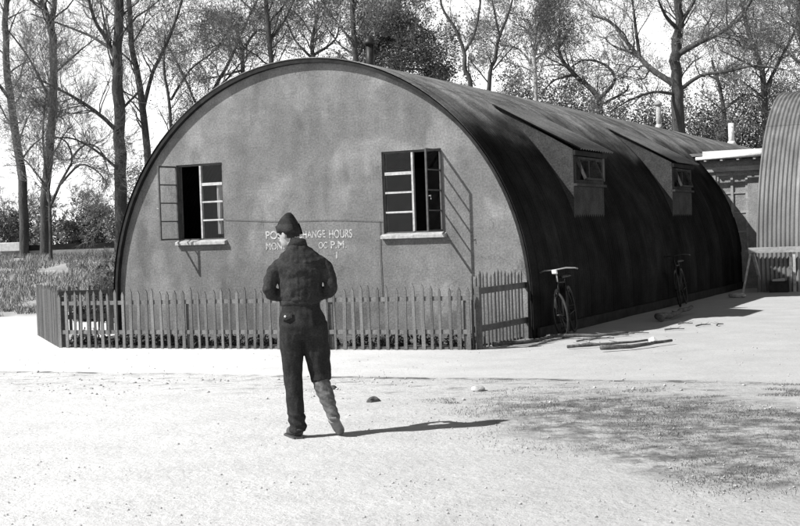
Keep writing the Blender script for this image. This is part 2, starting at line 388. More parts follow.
def rect_frame(mb, u0, u1, z0, z1, v0, v1, t):
    mb.box(u0, u0+t, v0, v1, z0, z1); mb.box(u1-t, u1, v0, v1, z0, z1); mb.box(u0+t, u1-t, v0, v1, z0, z0+t); mb.box(u0+t, u1-t, v0, v1, z1-t, z1)
def window(w0, w1, hinge):          # hinge 'L' / 'R': side where the opening casement hangs
    mid = (w0+w1)/2; F0, F1 = .035, .075
    mb = MB(); rect_frame(mb, w0+.002, w1-.002, WZ0+.002, WZ1-.002, F0, F1, .03)
    fr = mb.build('window', 'frame_dark', hut)
    fx = (mid, w1-.032) if hinge == 'L' else (w0+.032, mid)
    mb = MB()
    mb.box(mid-.016, mid+.016, F0-.012, F1+.004, WZ0+.032, WZ1-.032); mb.build('mullion', 'frame_light', fr)
    hgt = WZ1-WZ0-.06
    a, b = (mid+.018, fx[1]) if hinge == 'L' else (fx[0], mid-.018)
    for k in (1, 2, 3):
        z = WZ1-.03 - hgt*k/4 + (.0 if k > 1 else -.01)
        t = .024 if k == 1 else .014
        mb = MB(); mb.box(a, b, F0-.004, F1-.004, z-t, z+t); mb.build('glazing_bar', 'frame_light', fr)
    mb = MB(); mb.box(a, b, .052, .056, WZ0+.034, WZ1-.034); mb.build('pane', 'glass', fr)
    # casement swung straight out
    hx = w0+.012 if hinge == 'L' else w1-.012
    wd = (w1-w0)/2 - .02; ang = R_(97 if hinge == 'L' else 88)
    ca = empty('casement', (hx, F0-.03, 0)); ca.parent = hut
    ca.rotation_euler = (0, 0, -ang if hinge == 'L' else ang + PI*0)
    # local: closed casement runs +x (L) or -x (R)
    s = 1 if hinge == 'L' else -1
    bpy.data.objects.remove(ca)
    mb = MB(); x0, x1 = (0, wd) if s > 0 else (-wd, 0)
    rect_frame(mb, x0, x1, WZ0+.02, WZ1-.02, -.014, .014, .026)
    c = mb.build('casement', 'frame_dark', hut); c.location = (hx, F0-.045, 0); c.rotation_euler = (0, 0, -ang if s > 0 else ang)
    for k in (1, 2, 3):
        z = WZ1-.03 - hgt*k/4; mb = MB(); mb.box(x0+.027, x1-.027, -.009, .009, z-.010, z+.010); mb.build('glazing_bar', 'frame_dark', c)
    mb = MB(); mb.box(x0+.02, x1-.02, -.002, .002, WZ0+.04, WZ1-.04); mb.build('pane', 'glass', c)
    mb = MB(); mb.tube([(0, -.03, WZ0+.55), (0, -.06, WZ0+.56), (.0, -.065, WZ0+.50)], .007, 6)
    hd = mb.build('handle', 'frame_light', c); hd.location = ((x1-.015) if s > 0 else (x0+.015), 0.0, 0)
    # sill
    mb = MB(); mb.add([(w0-.03,-.075,WZ0-.075),(w1+.05,-.075,WZ0-.075),(w1+.05,.03,WZ0-.075),(w0-.03,.03,WZ0-.075),(w0-.03,-.075,WZ0-.022),(w1+.05,-.075,WZ0-.022),(w1+.05,.03,WZ0+.012),(w0-.03,.03,WZ0+.012)],
                      [(0,3,2,1),(4,5,6,7),(0,1,5,4),(1,2,6,5),(2,3,7,6),(3,0,4,7)])
    mb.build('sill', 'sill', fr, bevel=.006)
    # curtain strips behind the glass
    mb = MB()
    x = a + .06; nseg = 14
    for c0, cw in ((a+.12, .12),):
        rows = []
        for z in np.linspace(WZ0+.1, WZ1-.35, 6):
            rows.append([(c0 + cw*t/nseg*(1-.25*math.sin(z*4)), .30+.02*math.sin(t*1.9), z) for t in range(nseg+1)])
        bb = len(mb.v)
        for r in rows: mb.v.extend(r)
        for i in range(len(rows)-1):
            for j in range(nseg): q = bb+i*(nseg+1)+j; mb.f.append((q, q+1, q+nseg+2, q+nseg+1))
    if hinge == 'L': mb.build('curtain', 'cloth_in', fr, True)
    return fr
window(*WIN[0], 'L'); window(*WIN[1], 'R')
# painted lettering (thin strokes proud of the render)
def lettering(name, txt, size, u, z, width, parent, m, v=-.004):
    cu = bpy.data.curves.new(name, 'FONT'); cu.body = txt; cu.size = size; cu.extrude = .0015; cu.offset = size*.018
    o = bpy.data.objects.new('tmp', cu); COL.objects.link(o); bpy.context.view_layer.update()
    me = bpy.data.meshes.new_from_object(o.evaluated_get(bpy.context.evaluated_depsgraph_get())); bpy.data.objects.remove(o)
    co = np.empty(len(me.vertices)*3); me.vertices.foreach_get('co', co); co = co.reshape(-1, 3)
    co[:, 0] *= width/(co[:, 0].max()-co[:, 0].min()); co[:, 0] -= co[:, 0].min()
    w = np.stack([u+co[:, 0], v-co[:, 2], z+co[:, 1] - .018*co[:, 0]*0], 1); me.vertices.foreach_set('co', w.ravel()); me.update()
    ob = bpy.data.objects.new(name, me); COL.objects.link(ob); ob.parent = parent; me.materials.append(M[m]); return ob
lettering('lettering', 'POST', .185, -.775, 1.60, .42, hut, 'faded')
lettering('lettering', 'EXCHANGE', .165, -.31, 1.60, .66, hut, 'faded')
lettering('lettering', 'HOURS', .185, .42, 1.585, .42, hut, 'faded')
lettering('lettering', 'MON.', .165, -.775, 1.425, .34, hut, 'faded')
lettering('lettering', '1', .165, -.36, 1.425, .035, hut, 'faded')
lettering('lettering', 'OC', .145, .22, 1.425, .16, hut, 'faded')
lettering('lettering', 'P.M.', .165, .44, 1.42, .29, hut, 'faded')
lettering('lettering', '1', .15, .53, 1.26, .03, hut, 'faded')
# cable stapled along the end wall
mb = MB(); pts = []
for i in range(30):
    u = -1.57 + i/29*2.96; pts.append((u, -.012, 1.93 - .035*(u+1.56) + .01*math.sin(u*3)))
mb.tube(pts, .0035, 5); mb.tube([(1.345, -.014, 1.82), (1.335, -.014, 1.3), (1.35, -.014, .55)], .005, 5); mb.build('cable', 'frame_dark', hut)
# dormers on the right slope
def cyl_z(u): return HCZ + math.sqrt(max(HR*HR-u*u, 0))
def dormer(v0, v1):
    ue, ze, ut = 3.68, 2.95, 2.30; zt = cyl_z(ut)+.03
    ch = MB()
    for vv in (v0, v1-.05):
        arc = [(ue, cyl_z(ue)-.03)]
        for i in range(1, 11):
            u = ue - (ue-ut)*i/10; arc.append((u, cyl_z(u)-.03))
        arc.append((ut, zt)); arc.append((ue, ze-.03))
        k = len(arc); ch.add([(u, vv, z) for u, z in arc] + [(u, vv+.05, z) for u, z in arc],
                             [tuple(range(k)), tuple(range(2*k-1, k-1, -1))] + [(i, (i+1) % k + 0, (i+1) % k + k, i+k) for i in range(k)])
    d = ch.build('dormer', 'cheek', hut)
    # corrugated little roof, ribs running down the slope
    nr = int((v1-v0+.16)/.13*6); Vv = []; q = nr+1
    s = Vector((ue+.16-ut, 0, (ze-.045)-zt)); nrm = Vector((-s.z, 0, s.x)).normalized()
    for lay in (0, -.012):
        for t in (0, .5, 1):
            for i in range(q):
                v = v0-.08 + (v1-v0+.16)*i/nr; p = Vector((ut, v, zt)) + s*t + nrm*(.012*math.sin(2*PI*v/.13)+.02+lay); Vv.append(p[:])
    Fs = []
    for lay in (0, 1):
        for a in (0, 1):
            for i in range(q-1):
                b = lay*3*q + a*q + i; Fs.append((b, b+1, b+q+1, b+q))
    for i in range(q-1): Fs.append((2*q+i, 2*q+i+1, 5*q+i+1, 5*q+i))
    r = fastmesh('dormer_roof', np.array(Vv), np.array(Fs), 'dormer_roof', True, d)
    mb = MB(); mb.box(ue+.02, ue+.06, v0-.05, v1+.05, ze-.13, ze-.05); mb.build('eaves_board', 'edge', d)
    # window in the vertical face
    zb = 2.36
    mb = MB(); 
    def fr(v_a, v_b, z_a, z_b, t, u0, u1):
        mb.box(u0, u1, v_a, v_a+t, z_a, z_b); mb.box(u0, u1, v_b-t, v_b, z_a, z_b); mb.box(u0, u1, v_a+t, v_b-t, z_a, z_a+t); mb.box(u0, u1, v_a+t, v_b-t, z_b-t, z_b)
    fr(v0+.06, v1-.06, zb, ze-.14, .06, ue-.04, ue+.01)
    mb.box(ue-.04, ue+.01, (v0+v1)/2-.03, (v0+v1)/2+.03, zb+.06, ze-.20); mb.build('window_frame', 'cheek', d)
    MB().box(ue-.045, ue-.004, v0+.052, v1-.052, cyl_z(ue)-.14, zb-.002).build('lower_panel', 'cheek', d)
    MB().box(ue-.02, ue+.06, v0+.0, v1-.0, zb-.045, zb-.004).build('sill', 'cheek', d)
    mb = MB(); mb.box(ue-.02, ue-.016, v0+.1, v1-.1, zb+.05, ze-.18); mb.build('pane', 'glass', d)
    # top hung sash propped open
    a = R_(22); h2 = .38; mb = MB()
    e0 = Vector((ue+.03, 0, ze-.17)); dn = Vector((math.sin(a), 0, -math.cos(a)))
    va, vb = v0+.12, v0+1.0
    def P3(v, t): return (e0 + dn*t) + Vector((0, v, 0))
    mb.bar(P3(va,0), P3(va,h2), .035, .05, (1,0,0)); mb.bar(P3(vb,0), P3(vb,h2), .035, .05, (1,0,0)); mb.bar(P3(va,h2), P3(vb,h2), .035, .05, (1,0,0)); mb.bar(P3(va,0), P3(vb,0), .035, .05, (1,0,0))
    mb.build('open_sash', 'cheek', d)
dormer(2.48, 4.10); dormer(8.77, 10.40)
# pipes through the roof
def pipe(name, u, v, r, h, m, cowl=False, base=.1):
    mb = MB(); z = cyl_z(u) - base
    mb.tube([(u,v,z),(u,v,z+h+base)], r, 14)
    if cowl: mb.tube([(u,v,z+h+base),(u,v,z+h+base+.05),(u,v,z+h+base+.16)], [r*1.45, r*1.5, r*.35], 14)
    mb.tube([(u,v,z+base-.05),(u,v,z+base+.10)], [r*1.9, r*1.15], 14)
    return mb.build(name, m, hut, True)
pipe('stovepipe', -.10, 2.6, .075, .54, 'iron', True)
pipe('vent_pipe', 1.15, 17.2, .07, .62, 'bark_pale', True)
pipe('vent_pipe', .9, 27.5, .10, .72, 'white_paint', False)
# pairs of battens / skirting board where the sheets meet the ground
mb = MB(); mb.box(HR+.022, HR+.07, .0, L_HUT, 0, .16); mb.build('skirting_board', 'edge', hut)

# ------------------------------------------------------------------ link building between the huts
lk = empty('link_building', H2W(3.0, 14.5), -TH, label='low flat roofed link room with white fascia and tall window between the two huts', cat='building')
def LB(): return MB()
# local x = u-3.0, y = v-14.5
mb = MB(); mb.box(-.6, .28, 0, .2, 0, 3.2); mb.box(.28, 1.06, 0, .2, 0, .9); mb.box(.28, 1.06, 0, .2, 2.86, 3.2); mb.box(1.06, 1.58, 0, .2, 0, 3.2)
mb.box(1.38, 1.58, .2, 4.6, 0, 3.2); mb.build('wall', 'brick', lk)
mb = MB(); mb.add([(-1.6,-.30,3.30),(1.62,-.30,3.30),(1.62,5,3.42),(-1.6,5,3.42),(-1.6,-.30,3.37),(1.62,-.30,3.37),(1.62,5,3.49),(-1.6,5,3.49)], [(0,3,2,1),(4,5,6,7),(0,1,5,4),(1,2,6,5),(2,3,7,6),(3,0,4,7)])
mb.build('roof', 'galv', lk)
mb = MB(); mb.box(.05, 1.63, -.345, -.305, 3.25, 3.41); mb.build('fascia', 'fascia', lk)
mb = MB(); mb.tube([(-.1,-.42,3.23),(1.6,-.42,3.26)], .045, 10); mb.build('gutter', 'white_paint', lk, True)
mb = MB(); mb.box(-.2, 1.58, -.06, -.002, 2.90, 3.02); mb.build('lintel', 'wood_grey', lk)
for k, x in enumerate((.1, .5, .9, 1.3)):
    mb = MB(); mb.box(x-.03, x+.03, -.30, .02, 3.16, 3.27); mb.build('rafter_end', 'wood_grey', lk)
mb = MB(); rect_frame(mb, .282, 1.058, .902, 2.858, .03, .09, .06); mb.box(.64, .70, .02, .08, .962, 2.798)
wf = mb.build('window', 'wood_grey', lk)
for z in (1.4, 1.88, 2.36):
    for xa, xb in ((.342, .64), (.70, .998)):
        mb = MB(); mb.box(xa, xb, .035, .075, z-.015, z+.015); mb.build('glazing_bar', 'wood_grey', wf)
mb = MB(); mb.box(.342, .998, .06, .10, .962, 2.798); mb.build('blind', 'brick', wf)

# ------------------------------------------------------------------ second hut, at right angles
R2, C2 = 4.35, .6
h2 = empty('arched_hut', H2W(4.62, 12.55+R2), -TH - PI/2, label='pale corrugated arched hut standing side-on at the right edge', cat='hut')
# local frame of helper: x across, y along. local y must point along +u  => rotate so that local y = +u
h2.rotation_euler = (0, 0, -TH - PI/2)
corrugated('roof', R2, 0, 11, 'galv', h2, C2, pitch=.10, amp=.017)
end_wall('end_wall', 'stucco', .12, .26, [], R2-.04, C2, h2); end_wall('rear_wall', 'stucco', 10.7, 10.85, [], R2-.04, C2, h2)

# ------------------------------------------------------------------ trestle rail by the second hut
tb = empty('timber_rail', H2W(4.5, 12.35), -TH, label='pale timber rail on splayed legs in front of the corrugated hut', cat='rail')
def tr_leg(a, b, m='wood_grey'): MB().bar(a, b, .06, .05).build('leg', m, tb)
MB().bar((-.02, 0, .97), (2.7, -.05, .99), .07, .13).build('top_rail', 'wood_grey', tb)
tr_leg((.02, .0, .905), (-.16, -.05, 0)); tr_leg((.08, .02, .905), (.22, .35, 0)); tr_leg((1.0, .0, .905), (1.0, -.02, 0)); tr_leg((.92, .02, .905), (.86, .3, 0)); tr_leg((2.2, .0, .905), (2.2, 0, 0))
cr_ = empty('crate', H2W(5.15, 12.32), -TH+.1, label='small dark open box under the timber rail', cat='box')
mb = MB(); rect = (( -.2,.2,-.14,-.12),(-.2,.2,.12,.14)); 
for (a,b,c,d) in rect: mb.box(a,b,c,d,0,.26)
mb.box(-.2,-.18,-.118,.118,0,.26); mb.box(.18,.2,-.118,.118,0,.26); mb.box(-.178,.178,-.118,.118,.0,.02); mb.build('box_sides', 'edge', cr_)
pl = MB().add([(-.16,-.11,0.021),(.15,-.11,.021),(.16,.10,.021),(-.15,.1,.021),(-.13,-.1,.31),(.13,-.1,.33),(.12,.1,.32),(-.12,.1,.3)], [(0,3,2,1),(4,5,6,7),(0,1,5,4),(1,2,6,5),(2,3,7,6),(3,0,4,7)])
pl.build('contents', 'wood_grey', cr_)

# ------------------------------------------------------------------ picket fences
def fence(name, label, A, Bp, H, pitch, rails, posts, rail_back=1, wd=.048, rail_m='picket', post_m='picket_dark', slat_m='picket', ph=None, jit=.012):
    A = Vector((A[0], A[1], 0)); Bp = Vector((Bp[0], Bp[1], 0)); Lh = (Bp-A).length; ang = math.atan2(Bp.y-A.y, Bp.x-A.x)
    root = empty(name, A, ang, label=label, cat='fence', group='picket fence runs round the hut front')
    k = int(Lh/pitch); r = random.Random(len(label)*7+3)
    ybase = 0
    for i in range(k+1):
        x = i*Lh/k + r.uniform(-.012, .012); h = H + r.uniform(-.045, .03); lean = r.uniform(-jit, jit)*(3 if r.random() < .12 else 1.3); w_ = wd*r.uniform(.72, 1.18)/2; t = .009
        z0 = .0; tip = .055
        y = -.03*rail_back
        pr = [(x-w_, z0), (x+w_, z0), (x+w_+lean, h-tip), (x+lean, h), (x-w_+lean, h-tip)]
        MB().add([(a, y-t, b) for a, b in pr] + [(a, y+t, b) for a, b in pr], [(0,1,2,3,4), (9,8,7,6,5)] + [(j, j+5, (j+1) % 5+5, (j+1) % 5) for j in range(5)]).build('picket', slat_m if r.random() < .62 else 'picket_b', root)
    for z in rails:
        MB().bar((0, 0, z), (Lh, 0, z+r.uniform(-.01, .01)), .04, .06 if rail_m == 'picket' else .085).build('rail', rail_m, root)
    for x in posts:
        MB().bar((x, .04*rail_back + (.0), 0), (x, .04*rail_back, (ph or H*.82)), .07, .075, (0,1,0)).build('post', post_m, root)
    return root
FA = (-5.34, 20.35); FB = (.91, 17.67); FC = (-6.57, 23.52)
fence('picket_fence', 'low pointed picket fence running along the front of the hut', FA, FB, .89, .133, (.25, .70), (2.33, 4.7, 6.76), rail_back=-1*-1, ph=.70)
fence('picket_fence', 'short left return of the picket fence beside the pale path', FC, (FA[0]-.03, FA[1]+.08), .92, .10, (.25, .70), (.02, 3.3), rail_m='picket_dark', ph=.8)
bk = H2W(-3.98, 1.6)
fence('picket_fence', 'rear picket fence run with two dark rails meeting the hut left side', (FC[0]+.08, FC[1]+.02), (bk.x, bk.y), .86, .15, (.30, .74), (1.2,), rail_m='picket_dark', rail_back=-1, ph=.8)
fence('picket_fence', 'taller right return of the picket fence with thick dark rails by the bicycle', (1.0, 17.72), (1.93, 19.40), 1.05, .115, (.27, .79), (.02, 1.83), rail_back=-1, rail_m='picket_dark', ph=.86, slat_m='picket_b')

# ------------------------------------------------------------------ bicycles leaning in the shade of the hut side
def bicycle(loc, rz, lean, label, white=True, steer=.5):
    root = empty('bicycle', loc, rz, label=label, cat='bicycle', group='bicycles leaning on the shaded hut side')
    root.rotation_euler = (0, lean, rz)     # local y = forward, x = side
    Rw = .34
    def wheel(y, par, rot=0):
        mb = MB(); c = []
        for i in range(33):
            a = 2*PI*i/32; c.append((0, math.cos(a)*(Rw-.018), math.sin(a)*(Rw-.018)))
        mb.tube(c, .018, 8, False); wh = mb.build('wheel', 'rubber', root, True); wh.location = (0, y, Rw); wh.rotation_euler = (0, 0, rot)
        mb = MB(); mb.tube([(p[0], p[1]*.94, p[2]*.94) for p in c], .008, 6, False)
        for i in range(20):
            a = 2*PI*i/20; mb.tube([(.02*(-1)**i, 0, 0), (0, math.cos(a)*.31, math.sin(a)*.31)], .0015, 3, False)
        mb.tube([(-.05,0,0),(.05,0,0)], .018, 8); mb.build('rim', 'iron', wh, True)
    wheel(.53, root, steer); wheel(-.53, root)
    mb = MB(); bb = (0,-.08,.28); seat = (0,-.26,.80); head = (0,.36,.82); hb = (0,.40,.66); ax = (0,-.53,Rw)
    for a, b, r in ((bb, seat, .015), (seat, head, .014), (bb, hb, .017), (head, hb, .018), (bb, (.04,-.53,Rw), .009), (bb, (-.04,-.53,Rw), .009), (seat, (.04,-.53,Rw), .008), (seat, (-.04,-.53,Rw), .008)):
        mb.tube([a, b], r, 8)
    mb.build('frame', 'iron', root, True)
    mb = MB(); mb.tube([(.05,.53,Rw),(.05,.44,.60),(0,.40,.66)], .011, 8); mb.tube([(-.05,.53,Rw),(-.05,.44,.60),(0,.40,.66)], .011, 8); mb.build('fork', 'iron', root, True)
    mb = MB(); mb.tube([(0,.36,.82),(0,.34,1.0)], .013, 8); mb.tube([(-.29,.12,.98),(-.27,.28,1.0),(-.16,.37,1.02),(0,.35,1.01),(.16,.37,1.02),(.27,.28,1.0),(.29,.12,.98)], .012, 8); hbars = mb.build('handlebar', 'chrome' if white else 'iron', root, True); hbars.rotation_euler = (0, 0, 0)
    if white:
        MB().loft([[(x*s, .40+dy, 1.0+z*s) for x, z in ((-.06,-.09),(.07,-.08),(.075,.03),(-.055,.03))] for s, dy in ((.5,0),(.62,.03),(.55,.08))]).build('lamp', 'white_paint', hbars, bevel=.01)
    mb = MB(); mb.loft([[(w_*math.cos(a), y, .88+.03*math.sin(a)*(1 if math.sin(a) > 0 else .6)) for a in [2*PI*i/12 for i in range(12)]] for y, w_ in ((-.42,.06),(-.38,.10),(-.30,.085),(-.22,.03),(-.13,.018))])
    mb.tube([(0,-.26,.80),(0,-.28,.87)], .012, 8); mb.build('saddle', 'leather_dark', root, True)
    mb = MB(); mb.tube([(.03,-.08,.28),(.04,-.04,.12),(.12,-.04,.12)], .01, 6); mb.tube([(-.03,-.08,.28),(-.04,-.12,.44),(-.12,-.12,.44)], .01, 6); mb.build('pedals', 'iron', root, True)
    for cy in (.53, -.53):
        mb = MB()
        prev = []
        for i in range(13):
            a = R_(20 + 140*i/12) if cy > 0 else R_(40+150*i/12)
            prev.append((0, cy+math.cos(a)*.37, Rw+math.sin(a)*.37))
        for a, b in zip(prev[:-1], prev[1:]): mb.bar(a, b, .05, .004, (1,0,0))
        mb.build('mudguard', 'iron', root)
    return root
b1 = H2W(4.18, .62); bicycle((b1.x, b1.y, 0), -TH+R_(190), R_(7), 'dark bicycle with white lamp leaning at the hut front corner', True)
b2 = H2W(4.12, 7.7); bicycle((b2.x, b2.y, 0), -TH+R_(188), R_(7), 'second bicycle deep in the shade below the farther dormer', False, .2)

# ------------------------------------------------------------------ debris, stones
def branch(name, pts, r0, r1, m, label, cat, group=None):
    pts = [Vector(p) for p in pts]; full = []
    for a, b in zip(pts[:-1], pts[1:]):
        for t in (0, .25, .5, .75): p = a.lerp(b, t); full.append(p + Vector((nz(p.x, p.y, 1, 6), nz(p.x, p.y, 4, 6), nz(p.x, p.y, 8, 6)*.3))*r0*1.8)
    full.append(pts[-1]); k = len(full)
    mb = MB(); mb.tube(full, [r0+(r1-r0)*i/(k-1) for i in range(k)], 8)
    for q in range(2):
        i = int(k*(.35+.3*q)); p = full[i]; mb.tube([p, p+Vector((random.uniform(-.15,.15), random.uniform(.03,.12), .03))], [r1*.6, r1*.25], 5)
    return tag(mb.build(name, m, None, True), label, cat, group)
branch('log', [(2.55,16.75,.05),(3.1,17.0,.05),(3.62,17.45,.06)], .034, .018, 'log', 'dark crooked branch lying in the sun in front of the pale post stub', 'branch')
branch('log', [(2.2,17.3,.04),(2.8,17.4,.045),(3.35,17.75,.05)], .022, .014, 'log', 'thin branch lying nearer the hut than the dark crooked one', 'branch')
branch('log', [(2.1,18.9,.05),(2.8,18.8,.05),(3.3,19.0,.06)], .03, .018, 'log', 'branch lying along the edge of the hut shadow', 'branch')
branch('log', [(4.25,21.75,.07),(4.7,22.3,.08),(5.25,23.5,.12)], .06, .035, 'log', 'thick log at the shadow edge farther along the hut', 'log')
branch('log', [(1.25,18.1,.03),(1.9,18.5,.035),(2.5,19.3,.04)], .03, .02, 'log', 'thin stick lying beside the tall right fence run', 'branch')
for k in range(11):
    x = random.uniform(1.9, 5.0); y = 17.3 + (x-1.9)*1.15 + random.uniform(-.5, .9); a = random.uniform(-.6, 1.0); ln_ = random.uniform(.12, .42)
    branch('stick', [(x,y,.02),(x+ln_*.5*math.cos(a),y+ln_*.5*math.sin(a)+.03,.03),(x+ln_*math.cos(a),y+ln_*math.sin(a),.025)], .014, .007, 'log', 'short broken stick among the litter between the yard and the hut shadow', 'stick', 'broken sticks littering the shadow edge')
def stone(x, y, s, m, label=None, name='stone', flat=.6, z=0, seed=0):
    bm = bmesh.new(); bmesh.ops.create_icosphere(bm, subdivisions=3, radius=1)
    for v in bm.verts:
        k = 1 + .28*noise.noise(v.co*1.3 + Vector((seed, 2, 1))) + .1*noise.noise(v.co*4+Vector((seed,0,0)))
        v.co = Vector((v.co.x*s[0]*k, v.co.y*s[1]*k, v.co.z*s[2]*k))
    me = bpy.data.meshes.new(name); bm.to_mesh(me); bm.free(); me.materials.append(M[m])
    o = bpy.data.objects.new(name, me); COL.objects.link(o); o.location = (x, y, s[2]*.55); o.rotation_euler = (0,0,seed)
    if label: tag(o, label, 'stone')
    return o
stone(-.30, 12.45, (.085,.05,.035), 'stone_dark', 'single dark lump of stone on the pale ground right of the person', seed=1)
stone(3.42, 17.75, (.07,.06,.055), 'white_paint', 'white rounded lump among the branches', seed=2)
stone(-.75, 13.6, (.05,.04,.03), 'stone_dark', 'small dark stone left of the person by the path edge', seed=3)
stone(.75, 13.1, (.08,.06,.035), 'stone', 'pale flat stone at the tip of the rough earth band', seed=4)
stone(7.3, 28.2, (.3,.12,.07), 'stone', 'pale heap at the foot of the timber rail', seed=5)
# gravel scattered over the yard
def scatter_gravel():
    base = [(0,0,1),(1,0,0),(0,1,0),(-1,0,0),(0,-1,0),(0,0,-.4)]; fb = [(0,1,2),(0,2,3),(0,3,4),(0,4,1),(5,2,1),(5,3,2),(5,4,3),(5,1,4)]
    N = 1900; Vv = np.zeros((N, 6, 3)); b = np.array(base, float)
    k = 0
    while k < N:
        y = 7 + 14*rng.random()**1.4; x = (rng.random()*2-1)*y*.33
        ln_ = y + .444*x
        dens = .35 + .65*(12.4 < ln_ < 14.6)
        if nz(x, y, 9, .8) + .25 < rng.random()*.9 - .1 or rng.random() > dens: continue
        s = .004 + .010*rng.random()**3 + (.02*rng.random()**6 if 12.4 < ln_ < 14.6 else 0)
        a = rng.random()*6.28; ca, sa = math.cos(a), math.sin(a); q = b*s*(.7+.6*rng.random((6, 3)))
        Vv[k, :, 0] = x + q[:, 0]*ca - q[:, 1]*sa; Vv[k, :, 1] = y + q[:, 0]*sa + q[:, 1]*ca; Vv[k, :, 2] = q[:, 2]*.7 + .004 + .012*nz(x, y, 5, 1.1); k += 1
    Fq = (np.array(fb)[None] + np.arange(N)[:, None, None]*6).reshape(-1, 3)
    o = fastmesh('gravel', Vv.reshape(-1, 3), Fq, 'stone'); o['kind'] = 'stuff'; o['label'] = 'loose gravel and grit scattered over the yard'; o['category'] = 'gravel'
scatter_gravel()

# ------------------------------------------------------------------ grass
def blades(name, pts, hmin, hmax, wd, m, label, lean=.5):
    N = len(pts); P0 = np.array(pts); a = rng.random(N)*6.28; h = hmin + (hmax-hmin)*rng.random(N)**1.5
    dx = np.cos(a)*wd*.5; dy = np.sin(a)*wd*.5; la = rng.random(N)*6.28; ll = h*lean*rng.random(N)
    V = np.zeros((N, 3, 3)); V[:, 0] = P0; V[:, 1] = P0; V[:, 2] = P0
    V[:, 0, 0] -= dx; V[:, 0, 1] -= dy; V[:, 1, 0] += dx; V[:, 1, 1] += dy
    V[:, 2, 0] += np.cos(la)*ll; V[:, 2, 1] += np.sin(la)*ll; V[:, 2, 2] += h
    o = fastmesh(name, V.reshape(-1, 3), np.arange(N*3).reshape(-1, 3), m); o['kind'] = 'stuff'; o['label'] = label; o['category'] = 'grass'
    return o
pts = []
while len(pts) < 42000:
    x = random.uniform(-.2, 5.6); y = random.uniform(6.8, 14.3)
    e = ((x-2.6)/1.75)**2 + ((y-10.0+(x-2.3)*.9)/2.2)**2 + 1.1*nz(x, y, 2, .9)
    ln_ = y + .444*x
    ok = random.random() > (e-.2)/1.3 and nz(x, y, 6, 3.2) > -.25+.4*random.random()-.2
    if not ok and 12.3 < ln_ < 14.5 and x > .1: ok = nz(x, y*1.8, 8, 1.5) > .32
    if ok and random.random() < .9: pts.append((x, y, -.003))
blades('grass', pts, .006, .026, .006, 'turf', 'worn patch of short turf on the right of the yard', 1.4)
pts = []
while len(pts) < 60000:
    y = random.uniform(30, 45.5); x = random.uniform(-17, -4.6)
    if y + 2*nz(x, y, 2, .9) < 31.0: continue
    if nz(x, y, 6, .9) < -.35: continue
    pts.append((x, y, gz(x, y)-.01))
blades('meadow_grass', pts, .05, .22, .03, 'grass', 'rough dry grass on the low bank left of the hut', .9)

bp = [H2W(-3.84, -.03), H2W(3.7, -.03), Vector((1.0, 17.95, 0)), Vector((.86, 17.76, 0)), Vector((FA[0]+.1, FA[1]+.05, 0))]
mb = MB(); mb.add([(p.x, p.y, -.02) for p in bp] + [(p.x, p.y, .034) for p in bp], [(5,6,7,8,9)] + [(i, (i+1) % 5, (i+1) % 5+5, i+5) for i in range(5)])
tag(mb.build('soil_bed', 'soil'), kind='structure')
# plants behind the front fence
def leafcloud(c, rad, N, size, squash=(1,1,1), shell=.35):
    d = rng.normal(size=(N, 3)); d /= np.linalg.norm(d, axis=1)[:, None]
    r = rad * (shell + (1-shell)*rng.random(N))[:, None]
    return np.array(c) + d*r*np.array(squash)
def leafquads(P, size, jitter=.5, flat=0):
    N = len(P); a = rng.normal(size=(N, 3)); a /= np.linalg.norm(a, axis=1)[:, None]; b = np.cross(a, rng.normal(size=(N, 3))); b /= np.linalg.norm(b, axis=1)[:, None]
    s = size*(1-jitter+2*jitter*rng.random(N))[:, None]
    V = np.stack([P - a*s, P + b*s*.55, P + a*s, P - b*s*.55], 1); return V.reshape(-1, 3)
bed = []
Af, Bf = Vector((*FA, 0)), Vector((*FB, 0)); nrm = Vector((.394, .919, 0))
for i in range(150):
    t = random.random(); p = Af.lerp(Bf, t) + nrm*random.uniform(.12, .5); h = random.uniform(.03, .13)*(1.3 if t < .25 else 1)
    bed.append(leafcloud((p.x, p.y, h*.8), h, 70, .02))
P_ = np.concatenate(bed); P_[:, 2] = np.abs(P_[:, 2])+.005
o = fastmesh('bedding_plants', leafquads(P_, .026), np.arange(len(P_)*4).reshape(-1, 4), 'leaf_dark'); tag(o, 'low ragged weeds growing along the foot of the front fence', 'weeds', kind='stuff')

# ------------------------------------------------------------------ person: soldier walking away
def meta_remesh(parts_mb, voxel, smooth=6, disp=None):
    me = parts_mb.mesh('t', False); o = bpy.data.objects.new('t', me); COL.objects.link(o)
    rm = o.modifiers.new('r', 'REMESH'); rm.mode = 'VOXEL'; rm.voxel_size = voxel; rm.use_smooth_shade = True
    s = o.modifiers.new('s', 'SMOOTH'); s.iterations = smooth; s.factor = .5
    bpy.context.view_layer.update()
    m2 = bpy.data.meshes.new_from_object(o.evaluated_get(bpy.context.evaluated_depsgraph_get())); bpy.data.objects.remove(o)
    if disp:
        nv = len(m2.vertices); co = np.empty(nv*3); no = np.empty(nv*3); m2.vertices.foreach_get('co', co); m2.vertex_normals.foreach_get('vector', no)
        co = co.reshape(-1, 3); no = no.reshape(-1, 3)
        co += no*np.array([disp(Vector(c)) for c in co])[:, None]; m2.vertices.foreach_set('co', co.ravel()); m2.update()
    m2.polygons.foreach_set('use_smooth', [True]*len(m2.polygons)); return m2
